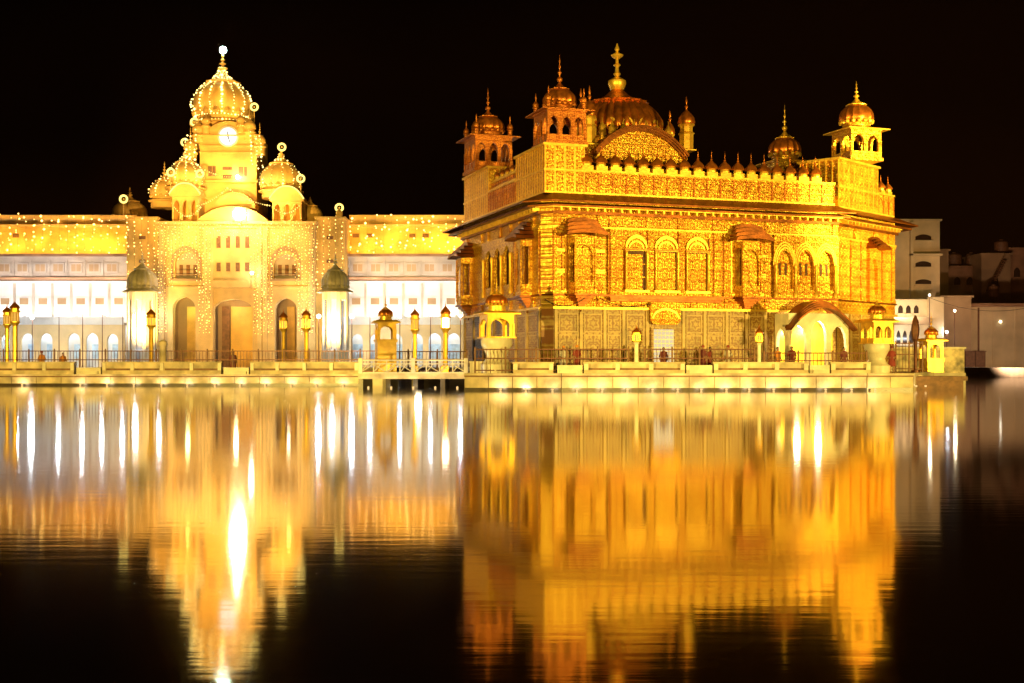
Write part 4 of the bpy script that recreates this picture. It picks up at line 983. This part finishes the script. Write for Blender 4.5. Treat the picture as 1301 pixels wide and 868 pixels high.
swag(at(300, 225, KY - .8), at(250, 210, KY - .8), .5, 'garland across the front of the clock storey')
for yb, rr_ in ((151, 4.0), (159, 4.5)):
    cx_, cy_, cz2 = xat(283, KY + 5), KY + 5, zat(yb, KY + 5)
    string([(cx_ + rr_ * math.cos(a), cy_ + rr_ * math.sin(a), cz2) for a in [PI + PI * i / 14 for i in range(15)]], 'ring of bulbs round the drum of the great tower dome', 'bulb rings on the tower drum', .12, .5, BULBY, .04)
for px in (240, 246, 252, 320, 327, 333):
    string([(xat(px, KY), KY - 1.2, zat(150 + abs(px - 286) * .5, KY)), (xat(px + (3 if px > 286 else -3), KY), KY - 1.2, zat(205 + abs(px - 286) * .3, KY))], 'short string of bulbs beside the clock storey', 'short bulb strings beside the clock storey', .12, .5, BULBY, .15)
# floodlights of the gate and tower
lamp('gate_flood', 'SPOT', (gx_(296), GY - 22, 1.6), 17000, (1, .56, .16), (gx_(296), GY, 15), 75, .4, .8)
lamp('tower_flood', 'SPOT', (gx_(275), GY - 3.0, gt + 1.5), 3500, SODIUM, (xat(289, KY), KY, zat(170, KY)), 75, .3, .8)
lamp('tower_flood', 'SPOT', (-36, 98, 1.6), 430000, (1, .62, .17), (xat(285, KY), KY + 3, zat(175, KY)), 27, .4, .8)
lamp('gate_flood', 'POINT', (gx_(208), GY - 2.5, 8), 350, COOL, size=.3)

# white domed pavilions in front of the gate
def shore_pavilion(px, Y, label, rpx):
    s = Y / F; x = xat(px, Y); r = rpx * s; t = thing('domed_pavilion', (x, Y, GZ), PI / 8, label, 'pavilion', 'white domed pavilions on the far bank')
    zc = zat(372, Y) - GZ; zd = zat(366, Y) - GZ; q = MB(); q.lathe(0, 0, 0, [(r * 1.05, 0), (r * 1.05, zc * .22), (r * .98, zc * .24)], 8); q.build('base', WHITE, t)
    for i in range(8):
        a = 2 * PI * i / 8; q = MB(Rz(a)); q.box(r * .86, r * 1.0, -.22, .22, zc * .23, zc); q.build('column', WHITE, t)
    q = MB(); q.lathe(0, 0, 0, [(r * .98, zc * .9), (r * 1.0, zc), (r * 1.0, zc + .1)], 8); q.lathe(0, 0, 0, [(r * .55, zc * .23), (r * .55, zc * .9)], 8); q.build('inner_wall', WHITE, t)
    q = MB(); q.lathe(0, 0, zc, [(r * 1.0, .12), (r * 1.35, .0), (r * 1.35, .12), (r * 1.0, .45), (r * .95, .6)], 16); q.build('eave', RIBDOME, t)
    spire_parts(t, Tr(0, 0, 0), r * .93, zc + .55, zat(319, Y) - GZ, RIBDOME, RIBDOME, 64, 16, 1.32)
    lamp('pavilion_light', 'POINT', (x, Y - r * 1.7, zc * .55 + GZ), 420, COOL, size=.3)
shore_pavilion(181, 160, 'white pavilion with grey ribbed dome left of the gateway', 18)
shore_pavilion(426, 160, 'white pavilion with grey ribbed dome right of the gateway', 17)

# ------------------------------------------------------------------ palace wings
def wing(px0, px1, label, arc, fl, dark_px=()):
    Y = YS + 2; x0, x1 = xat(px0, Y), xat(px1, Y)
    t = thing('palace_wing', ((x0 + x1) / 2, Y, GZ), 0, label, 'building', 'long white wings beside the gateway'); M = Tr(-(x0 + x1) / 2, -Y, -GZ)
    z = lambda py, YY=Y: zat(py, YY)
    # ground arcade
    q = MB(M); ops = [(xat(p, Y), hw * Y / F, GZ + .02, z(432), hw * Y / F * 1.05) for p, hw in arc]
    q.arches(x0, x1, GZ, z(412), Y - 1, Y - .5, ops, 0, 14); q.build('arcade', CREAM, t)
    q = MB(M); q.box(x0, x1, Y + 1.8, Y + 2, GZ, z(412)); q.build('arcade_back_wall', WHITE, t)
    for k, (p, hw) in enumerate(arc):
        q = MB(M); q.box(xat(p, Y) - .9, xat(p, Y) + .9, Y + 1.72, Y + 1.798, GZ + 1.2, GZ + 3.2); q.build('blue_light_panel', BLUE, t)  # pale blue panel colours in the blue-white light of the arch
    # terrace slab and parapet, strongly lit
    q = MB(M); q.box(x0, x1, Y - 1.3, Y + 4, z(413), z(411)); q.box(x0, x1, Y - 1.2, Y - 1.0, z(411) + .002, z(403)); q.build('terrace', WHITE, t)
    q = MB(M); x = x0 + 1
    while x < x1: q.cut(); q.box(x - .2, x + .2, Y - 1.28, Y - .95, z(411), z(401)); x += 3.6
    q.build_each('terrace_pier', WHITE, t)
    # first floor wall
    q = MB(M); Y1 = Y + 3; q.box(x0, x1, Y1, Y1 + 8, GZ, z(357, Y1)); q.build('first_storey', WHITE, t)
    x = x0 + 1.2
    k = 0
    while x < x1 - 1:
        q = MB(M); q.box(x - .75, x + .75, Y1 - .10, Y1 - .003, z(388, Y1), z(378, Y1)); o = q.build('window', WHITE, t)
        q = MB(M); q.box(x - .6, x + .6, Y1 - .125, Y1 - .102, z(387, Y1), z(379, Y1)); q.build('shutter', TAN, o)
        q = MB(M); q.box(x + 1.15, x + 1.45, Y1 - .18, Y1 - .003, z(411, Y1), z(360, Y1)); q.build('pilaster', LILAC, t); x += 2.65; k += 1
    # balcony slab then grey storey
    Y2 = Y + 2.4
    q = MB(M); q.box(x0, x1, Y2 - 1.2, Y2 + 8, z(356, Y2), z(353, Y2)); q.build('balcony_slab', BROWN, t)
    q = MB(M); q.box(x0, x1, Y2, Y2 + 8, z(353, Y2) + .002, z(326, Y2)); q.build('second_storey', LILAC, t)
    x = x0 + 1.5
    while x < x1 - .8:
        q = MB(M); q.box(x - .85, x + .85, Y2 - .12, Y2 - .003, z(347, Y2), z(334, Y2)); o = q.build('window', LILAC, t)
        q = MB(M); q.box(x - .65, x - .05, Y2 - .14, Y2 - .122, z(345, Y2), z(336, Y2)); q.box(x + .05, x + .65, Y2 - .14, Y2 - .122, z(345, Y2), z(336, Y2)); q.build('pane', TAN, o)
        q = MB(M); q.box(x - 1.25, x - 1.15, Y2 - .2, Y2 - .003, z(353, Y2), z(330, Y2)); q.build('pier', LILAC, t); x += 2.5
    q = MB(M); q.box(x0, x1, Y2 - .7, Y2 + 8, z(326, Y2) + .002, z(323, Y2)); q.build('ledge', BROWN, t)
    # yellow storey, set back
    Y3 = Y + 5
    q = MB(M); q.box(x0, x1, Y3, Y3 + 8, z(323, Y3), z(288, Y3)); q.build('yellow_storey', YELLOW, t)
    q = MB(M); q.box(x0, x1, Y3 - .5, Y3 + .2, z(288, Y3) + .002, z(285.5, Y3)); q.box(x0, x1, Y3 - .1, Y3 + .2, z(285.5, Y3) + .002, z(275, Y3)); q.box(x0, x1, Y3 - .25, Y3 + .35, z(275, Y3) + .002, z(273.5, Y3)); q.build('roof_parapet', YELLOW, t)
    for p in dark_px:
        q = MB(M); q.box(xat(p - 4, Y3), xat(p + 4, Y3), Y3 - .05, Y3 - .003, z(302, Y3), z(297, Y3)); q.build('window', BROWNWOOD, t)
    # bulb strings down the yellow storey
    n = max(2, int((x1 - x0) / 1.15))
    for i in range(n + 1):
        x = x0 + .3 + (x1 - x0 - .6) * i / n
        string([(x, Y3 - .55, z(274, Y3)), (x, Y3 - .6, z(298, Y3)), (x, Y3 - .55, z(322, Y3))], 'loose string of warm bulbs on the yellow top storey ' + fl, 'bulb strings on the yellow storey ' + fl, .125, .62, BULB, .3, .75)
    # lighting: sodium battens on the ledge, fluorescent battens on the terrace
    L_ = x1 - x0; n = max(1, round(L_ / 8))
    for i in range(n):
        x = x0 + L_ * (i + .5) / n
        lamp('roof_light', 'AREA', (x, Y3 - 2.6, z(320, Y3)), 520, SODIUM, (x, Y3, z(297, Y3)), size=L_ / n * .9, sy=.2)
        lamp('terrace_light', 'AREA', (x, Y1 - 2.2, z(410, Y1)), 380, (1, .90, .78), (x, Y1, z(385, Y1)), size=L_ / n * .9, sy=.2)
        lamp('terrace_light', 'AREA', (x, Y - 4.5, GZ + .3), 150, WARM, (x, Y - 1, z(418)), size=L_ / n * .9, sy=.2)
        lamp('storey_fill', 'AREA', (x, Y2 - 3.5, z(357, Y2)), 330, (1, .84, .72), (x, Y2, z(338, Y2)), size=L_ / n * .9, sy=.2)  # unseen area light added to lift the grey storey
        lamp('arcade_light', 'AREA', (x, Y + .6, z(414)), 260, (.70, .86, 1.0), (x, Y + 1.8, GZ + 1), size=L_ / n * .9, sy=.3)
    return t
BLUE = mat('pale_blue_light_tint', (0.45, 0.60, 0.78), 0.6)
wing(-40, 161, 'long wing left of the gateway, white floors under a yellow top storey', [(10, 6), (38, 8), (62, 8), (97, 8), (120, 8), (146, 7)], 'left of the gateway', (20,))
wing(438, 600, 'long wing right of the gateway, white floors under a yellow top storey', [(455, 7), (478, 7), (505, 7), (531, 7), (553, 8), (577, 8)], 'right of the gateway', (452, 470, 524, 541))
def infill(px0, px1, label):
    Y = YS + 1.2; x0, x1 = xat(px0, Y), xat(px1, Y); t = thing('side_tower', ((x0 + x1) / 2, Y, GZ), 0, label, 'building', 'plain side towers of the gateway'); M = Tr(-(x0 + x1) / 2, -Y, -GZ)
    q = MB(M); q.box(x0, x1, Y, Y + 9, GZ, zat(278, Y)); q.build('wall', YELLOW, t)
    q = MB(M); q.box(x0 - .1, x1 + .1, Y - .2, Y + 9, zat(278, Y) + .002, zat(275.5, Y)); q.box(x0, x1, Y - .15, Y - .003, zat(366, Y), zat(364, Y)); q.build('cornice', YELLOW, t)
    q = MB(M); xc = (x0 + x1) / 2
    for yy in (300, 330, 345): q.cut(); q.box(xc - .45, xc + .45, Y - .05, Y - .003, zat(yy + 4, Y), zat(yy, Y))
    q.build_each('window', BROWNWOOD, t)
    n = int((x1 - x0) / .9)
    for i in range(n + 1):
        x = x0 + .3 + (x1 - x0 - .6) * i / n
        string([(x, Y - .5, zat(276, Y)), (x, Y - .5, zat(330, Y)), (x, Y - .5, zat(375, Y))], 'string of warm bulbs hanging down the ' + label.split(',')[0], 'bulb strings on the ' + label.split(',')[0], .075, .55, BULB, .12, .8)
infill(161, 200.6, 'yellow side tower left of the gateway, plain and tall')
infill(400.4, 438, 'yellow side tower right of the gateway, plain and tall')
for px in (180, 420): lamp('side_flood', 'SPOT', (xat(px, 150), 152, 2), 30000, SODIUM, (xat(px, 170), 171, 16), 45, .4, .8)
# terrace lamps
def shore_lamp(px, py, Y, label, power=500, r=.2, m=TUBE, c=COOL, zg=GZ):
    p = at(px, py, Y); t = thing('street_lamp', (p.x, p.y, zg), 0, label, 'street lamp', 'white lamps on the far bank')
    h = p.z - zg; q = MB(); q.lathe(0, 0, 0, [(.12, 0), (.07, .3), (.05, h - r)], 8); q.build('pole', IRON, t)
    q = MB(); q.ball((0, 0, h), r, 10); q.build('lamp_globe', m, t, True)
    lamp('lamp_light', 'POINT', (p.x, p.y - r * 1.5, p.z), power, c, size=r)
for px, py, l in ((41, 403, 'brightest white lamp on a pole before the left wing'), (22, 398, 'white lamp near the left photo edge'), (75, 394, 'white lamp third from the left before the left wing'), (105, 396, 'white lamp before the middle of the left wing'), (130, 397, 'white lamp before the left wing, right of the middle'), (156, 397, 'white lamp beside the left white pavilion'),
                  (405, 402, 'white lamp just left of the right white pavilion'), (447, 402, 'white lamp just right of the right white pavilion'), (470, 399, 'white lamp behind the tallest golden kiosk, on its left'), (508, 403, 'white lamp between kiosk and lantern posts'), (547, 400, 'white lamp between the two lantern posts'), (585, 402, 'white lamp by the shrine left edge')):
    shore_lamp(px, py, YS - 3.5, l, 1100 if px in (41, 405, 447) else 420, .30 if px in (41, 405, 447) else .2)

# ------------------------------------------------------------------ right bank
def bld(px0, px1, ytop, Y, m, name, label, dep=10, windows=(), grp=None, roof=True):
    x0, x1 = xat(px0, Y), xat(px1, Y); zt_ = zat(ytop, Y)
    t = thing(name, ((x0 + x1) / 2, Y, GZ), 0, label, 'building', grp); M = Tr(-(x0 + x1) / 2, -Y, -GZ)
    q = MB(M); q.box(x0, x1, Y, Y + dep, GZ, zt_); q.build('wall', m, t)
    if roof: q = MB(M); q.box(x0 - .25, x1 + .25, Y - .3, Y + dep, zt_ + .002, zt_ + .28); q.build('roof_slab', m, t)
    for (a, b_, y0, y1) in windows:
        q = MB(M); xa, xb = xat(a, Y), xat(b_, Y); za, zb = zat(y1, Y), zat(y0, Y); ts = [k / 8 for k in range(-8, 9)]
        q.strip([((xa + xb) / 2 + (xb - xa) / 2 * t_, za) for t_ in ts], [((xa + xb) / 2 + (xb - xa) / 2 * t_, za + (zb - za) * (.6 + .4 * (1 - t_ * t_))) for t_ in ts], Y - .05, Y - .003); o = q.build('window', PANE, t)
        q = MB(M); q.box(xa - .15, xb + .15, Y - .35, Y - .052, za - .25, za - .05); q.build('sill', m, o)
    return t, M
RY = 185.0
t, M = bld(1130, 1194, 281, RY, CREAM, 'apartment_building', 'tall cream block with three wide arched windows right of the shrine', 12, [(1163, 1183, 298, 305), (1163, 1183, 332, 339), (1163, 1183, 355, 361)])
q = MB(M); q.box(xat(1155, RY), xat(1195, RY), RY - .9, RY - .003, zat(325.5, RY), zat(323, RY)); q.box(xat(1155, RY), xat(1158, RY), RY - .9, RY - .003, zat(380, RY), zat(283, RY)); q.build('balcony_band', CREAM, t)
t, M = bld(1130, 1196, 383, RY - 6, CREAM, 'arcade_building', 'low white building with bright lit storey at the foot of the cream block', 4, [(1139, 1144, 420, 437), (1147, 1152, 420, 437), (1155, 1160, 420, 437), (1141, 1147, 388, 398), (1151, 1157, 388, 398), (1161, 1167, 388, 398), (1186, 1192, 386, 398), (1186, 1192, 416, 436)])
q = MB(M); q.box(xat(1130, RY - 6), xat(1178, RY - 6), RY - 8, RY - 6.003, zat(413, RY - 6), zat(404, RY - 6)); q.build('balcony', TAN, t)
q = MB(M); q.box(xat(1178, RY - 6), xat(1196, RY - 6), RY - 7, RY - 6.003, GZ, zat(378, RY - 6)); q.build('pier', CREAM, t)
lamp('store_light', 'AREA', (xat(1152, RY - 9), RY - 9, zat(403, RY - 6)), 300, (1, .86, .66), (xat(1152, RY - 6), RY - 6, zat(392, RY - 6)), size=5, sy=.3)
lamp('store_light', 'AREA', (xat(1152, RY - 9), RY - 8.6, zat(430, RY - 6)), 170, COOL, (xat(1152, RY - 6), RY - 6, zat(422, RY - 6)), size=5, sy=.3)
bld(1196, 1234, 378, RY - 2, TAN, 'tan_house', 'plain tan house between the white arcade building and the long pale wall', 8)
bld(1194, 1205, 319, RY + 14, TAN, 'stair_tower', 'narrow brown stair tower behind the cream block', 5, grp='dim buildings behind the right bank')
bld(1203, 1246, 340, RY + 22, BROWN, 'brick_house', 'dim brown house low between stair tower and the far right block', 8, [(1212, 1220, 352, 362), (1228, 1236, 352, 362)], 'dim buildings behind the right bank')
bld(1247, 1284, 324, RY + 18, TAN, 'concrete_building', 'dim tan building with an outside stair, tallest of the far right roofs', 8, [(1262, 1268, 350, 362)], 'dim buildings behind the right bank')
bld(1281, 1325, 317, RY + 20, BROWN, 'concrete_building', 'dark brown building cut by the right photo edge', 8, [(1288, 1296, 340, 352)], 'dim buildings behind the right bank')
bld(1190, 1325, 382, RY + 10, BROWN, 'roof_terrace', 'long dark roof terrace above the pale wall', 5, grp='dim buildings behind the right bank')
for px, py, w_, l in ((1212, 340, 1.2, 'dark water tank on the low brown roof, left one'), (1234, 340, .9, 'dark water tank on the low brown roof, right one'), (1272, 324, 1.1, 'water tank on the tan building with an outside stair'), (1262, 382, .8, 'small tank on the long dark roof terrace')):
    Yt = RY + (24 if py == 340 else 20 if py == 324 else 12); p = at(px, py, Yt); q = MB(); q.lathe(0, 0, .5, [(w_ * .9, 0), (w_, .15), (w_, 1.5), (w_ * .8, 1.75), (.3, 1.85), (.3, 2.0)], 14)
    for sx in (-1, 1): q.box(sx * w_ * .6 - .08, sx * w_ * .6 + .08, -.1, .1, -.3, .5)
    o = q.build('water_tank', BROWNWOOD, None, True); o.location = p; tag(o, l, 'water tank')
p0, p1 = at(1254, 372, RY + 17.5), at(1274, 332, RY + 17.5); q = MB()
for i in range(14): a_ = p0.lerp(p1, i / 13) - p0; q.box(a_.x - .3, a_.x + .3, -.9, 0, a_.z - .1, a_.z + .1)
q.tube([(0, -.9, 1), tuple(p1 - p0 + Vector((0, -.9, 1)))], .05, 4); q.tube([(0, -.5, -.15), tuple(p1 - p0 + Vector((0, -.5, -.15)))], .14, 4)
o = q.build('outside_stair', BROWNWOOD); o.location = p0; tag(o, 'steep outside stair climbing the dim tan building', 'stair')
WY = RY
x0, x1 = xat(1231, WY), xat(1330, WY)
t = thing('long_wall', (x0, WY, GZ), 0, 'long pale plastered wall on the far bank at the right edge', 'wall'); q = MB(Tr(-x0, -WY, -GZ)); q.box(x0, x1, WY, WY + 3, GZ, zat(390, WY)); q.build('wall_face', CREAM, t)
q = MB(Tr(-x0, -WY, -GZ)); q.box(x0 - .5, x1, WY - 1.2, WY + 3, zat(390, WY) + .002, zat(386, WY)); q.build('roof_slab', BROWN, t)
for px in (1243, 1262, 1290): q = MB(Tr(-x0, -WY, -GZ)); q.box(xat(px, WY) - .12, xat(px, WY) + .12, WY - .12, WY - .003, GZ, zat(391, WY)); q.build('downpipe', BROWNWOOD if px == 1243 else CREAM, t)
for px in (1233, 1246): 
    q = MB(); q.box(-.7, .7, 0, 1.2, 0, 2.2); q.box(-.8, .8, -.1, 1.3, 2.202, 2.35); q.box(-.5, .5, -.04, -.003, .3, 1.8); o = q.build('guard_hut', BROWNWOOD); o.location = (xat(px, WY - 3), WY - 3, GZ); tag(o, 'dark square box %s the downpipe on the long pale wall' % ('left of' if px == 1233 else 'right of'), 'box')
q = MB(); q.box(-.12, .12, -.1, 0, -.12, .12); q.gem((0, -.15, 0), .12); o = q.build('wall_lamp', BULBW); o.location = at(1271, 409, WY - .01); tag(o, 'small white lamp in the middle of the long pale wall', 'lamp')
lamp('wall_flood', 'SPOT', (xat(1290, 150), 150, 2.5), 16000, (1, .64, .40), (xat(1275, WY), WY, 5), 60, .5, .9)
lamp('roof_flood', 'SPOT', (xat(1262, 150), 150, 6), 3500, (1, .42, .16), (xat(1262, 200), 200, 16), 35, .5, .9)
lamp('cream_flood', 'SPOT', (xat(1160, 150), 150, 3), 17000, (1, .56, .26), (xat(1160, RY), RY, 14), 36, .5, .9)
shore_lamp(1213, 395, RY - 5, 'angled lamp on a pole before the tan house', 200, .18, BULBW, WARM)
shore_lamp(1203, 422, RY - 7, 'blue-white lamp glaring low before the tan house', 260, .22, TUBE)
shore_lamp(1181, 375, RY - 9, 'lamp on the top corner of the white arcade building', 160, .15, BULBW, WARM)
cab0, cab1 = at(1180, 378, RY - 9), at(1301, 392, WY - 4)
cable(cab0, cab1, 1.0, 'overhead cable strung from the white building to the pale wall')

# mottled marble wall on a spur right of the platform
SY = 100.0; x0, x1 = xat(1150, SY), xat(1227, SY)
q = MB(); q.box(x0 - 8, x1, SY, SY + 12, -.9, zat(474, SY)); tag(q.build('landing', PAVE), kind='structure')
t = thing('marble_wall', (x0, SY, zat(474, SY)), 0, 'mottled marble wall on the spur right of the shrine platform', 'wall')
MOTT = mat('mottled_marble', (0.62, 0.50, 0.28), 0.5, 0.0, 0.45, 1.3)
q = MB(Tr(-x0, -SY, -zat(474, SY))); q.box(xat(1125, SY), x1, SY + .3, SY + .8, zat(474, SY), zat(443, SY)); q.build('wall_face', MOTT, t)
q = MB(Tr(-x0, -SY, -zat(474, SY))); q.box(xat(1125, SY), x1 + .1, SY + .2, SY + .9, zat(443, SY) + .002, zat(441, SY)); q.build('coping', MARB_W, t)
railing(xat(1138, 95), 95, xat(1172, 95), 95, 1.0, 2.2, 'metal gate railing between the right kiosk and the small far kiosk', 1.0)
q = MB(); q.box(0, 3.6, 0, 2.6, 0, .28); q.box(.2, 3.4, .2, 2.4, -.6, -.002)
o = q.build('floating_pontoon', BROWNWOOD); o.location = (xat(1158, 80), 80, .55); tag(o, 'dark floating pontoon moored at the right end of the platform', 'pontoon')
for px in (1128, 1140, 1150, 1164, 1176): edge_lamp(xat(px, 78.6), 78.6, .22, 5)
lamp('spur_fill', 'SPOT', (60, 60, 2.5), 90000, AMBER, (35, 100, 1.8), 22, .4, .6)  # added unseen spot that lights the mottled wall
# tall red-brown post
t = thing('flag_post', (xat(1163, 84), 84, .9), 0, 'tall red-brown cloth-wrapped post left of the small far kiosk', 'post')
q = MB(); q.lathe(0, 0, 0, [(.3, 0), (.3, .3), (.13, .35), (.13, 2.2), (.2, 2.4)], 10); q.build('shaft', IRON, t, True)
q = MB(); q.lathe(0, 0, 2.3, [(.14, 0), (.2, .3), (.24, .8), (.18, 1.3), (.05, 1.7)], 10, 5, .2); q.build('cloth_wrap', IRON, t, True)
q = MB(); q.box(xat(1155, 82.5), xat(1172, 82.5), 82.5, 88, -.9, .9); tag(q.build('landing', PAVE), kind='structure')

# ------------------------------------------------------------------ people behind the railings
SKIN = mat('skin', (0.32, 0.17, 0.10), .6); HAIRM = mat('black_hair', (0.02, 0.015, 0.012), .6)
def person(px, Y, zg, rz, cloth, turban, label, h=1.7, armbend=0.3):
    k = h / 1.7; J = {}
    V_ = [(0, 0, .95), (0, 0, 1.15), (0, 0, 1.38), (0, 0, 1.50), (0, -.01, 1.58)]; E = [(0, 1), (1, 2), (2, 3), (3, 4)]; R = [.15, .14, .15, .06, .065]
    for s in (-1, 1):
        b0 = len(V_); V_ += [(s * .1, 0, .88), (s * .11, -.02, .5), (s * .11, .02, .09), (s * .12, -.12, .05)]; R += [.10, .075, .05, .04]; E += [(0, b0), (b0, b0 + 1), (b0 + 1, b0 + 2), (b0 + 2, b0 + 3)]
        b1 = len(V_); V_ += [(s * .19, 0, 1.40), (s * .25, .03, 1.12), (s * .23, -.18 * armbend - .05, .88), (s * .22, -.26 * armbend - .06, .80)]; R += [.065, .05, .038, .035]; E += [(2, b1), (b1, b1 + 1), (b1 + 1, b1 + 2), (b1 + 2, b1 + 3)]
    me = bpy.data.meshes.new('person'); me.from_pydata([(x * k, y * k, z * k) for x, y, z in V_], E, []); me.materials.append(SKIN)
    o = bpy.data.objects.new('person', me); COL.objects.link(o); o.location = (xat(px, Y), Y, zg); o.rotation_euler = (0, 0, rz)
    sm = o.modifiers.new('s', 'SKIN'); o.modifiers.new('sub', 'SUBSURF').levels = 1; o.modifiers['sub'].render_levels = 1
    for i, v in enumerate(me.skin_vertices[0].data): v.radius = (R[i] * k, R[i] * k); v.use_root = (i == 0)
    tag(o, label, 'person', 'people behind the railing')
    q = MB(); c = (0, -.01 * k, 1.60 * k)
    q.lathe(0, -.01 * k, 1.49 * k, [(.03, 0), (.065 * k, .04 * k), (.078 * k, .12 * k), (.07 * k, .2 * k), (.02, .235 * k)], 12, sq=1.15); q.box(-.012, .012, -.115 * k, -.07 * k, 1.58 * k, 1.62 * k)
    for s in (-1, 1): q.ball((s * .08 * k, 0, 1.60 * k), .02, 6)
    q.build('head', SKIN, o, True)
    q = MB(); q.lathe(0, .0, 1.62 * k, [(.085 * k, 0), (.11 * k, .04), (.115 * k, .09), (.08 * k, .15), (.02, .17)] if turban else [(.082 * k, -.02), (.09 * k, .04), (.08 * k, .1), (.02, .13)], 12); q.build('turban' if turban else 'hair', turban or HAIRM, o, True)
    q = MB(); q.lathe(0, 0, .45 * k, [(.24 * k, 0), (.22 * k, .3 * k), (.18 * k, .55 * k), (.20 * k, .8 * k), (.19 * k, .95 * k), (.08 * k, 1.04 * k)], 14, sq=.72); q.build('tunic', cloth, o, True)
    q = MB()
    for s in (-1, 1): q.tube([(s * .17 * k, 0, 1.42 * k), (s * .255 * k, .03 * k, 1.12 * k), (s * .235 * k, (-.18 * armbend - .03) * k, .92 * k)], .062 * k, 8)
    q.build('sleeves', cloth, o, True)
RED = mat('dark_red_cotton', (0.25, .035, .03), .8); MAROON = mat('maroon_cotton', (.16, .03, .04), .8); ORG = mat('orange_cotton', (.6, .22, .03), .8); WCL = mat('white_cotton', (.6, .55, .5), .8)
person(733, 79.2, Z0, .3, RED, ORG, 'person in dark red tunic and orange turban behind the railing under the left oriel')
person(893, 79.5, Z0, -.4, MAROON, RED, 'person in maroon behind the railing right of the lit door')
person(902, 79.9, Z0, .9, RED, None, 'bareheaded person in red beside the maroon-clad one right of the lit door', 1.62)
person(1072, 79.4, Z0, .2, MAROON, None, 'person in maroon at the right pier of the arched porch', 1.6)
person(1133, 79.6, Z0 - .01, -.2, RED, MAROON, 'person in red at the right end of the platform below the kiosk', 1.65)
person(53, 95.9, cz, .1, ORG, RED, 'person in orange on the causeway near the left photo edge')
person(80, 96.2, cz, .6, ORG, None, 'person in orange on the causeway before the second pair of blue arches', 1.6)

person(716, 79.6, Z0, .2, WCL, ORG, 'person in white with orange turban behind the railing left of the red-clad one', 1.66)
person(843, 80.2, Z0, .0, MAROON, None, 'person in maroon standing right in front of the lit door', 1.6)
person(925, 80.0, Z0, -.7, WCL, RED, 'person in white with red turban between lit door and arched porch')
person(988, 79.8, Z0, .5, ORG, None, 'person in orange at the left side of the arched porch', 1.62)
person(1006, 80.0, Z0, -.3, RED, None, 'person in red in front of the arched porch left arch', 1.66)
person(296, 96.0, cz, .3, MAROON, RED, 'person in maroon on the causeway before the middle gate arch')
# ------------------------------------------------------------------ smoky night air over the pool
if HAZE > 0:
    q = MB(); q.box(-260, 260, -45, 330, -2.2, 55); hz = q.build('haze', bpy.data.materials.new('night_haze')); hm = hz.data.materials[0]; hm.use_nodes = True
    nt = hm.node_tree; nt.nodes.clear(); pv = nt.nodes.new('ShaderNodeVolumePrincipled'); pv.inputs['Color'].default_value = (1.0, 0.42, 0.18, 1); pv.inputs['Density'].default_value = HAZE; pv.inputs['Anisotropy'].default_value = 0.0
    om = nt.nodes.new('ShaderNodeOutputMaterial'); nt.links.new(pv.outputs[0], om.inputs['Volume']); tag(hz, kind='stuff')
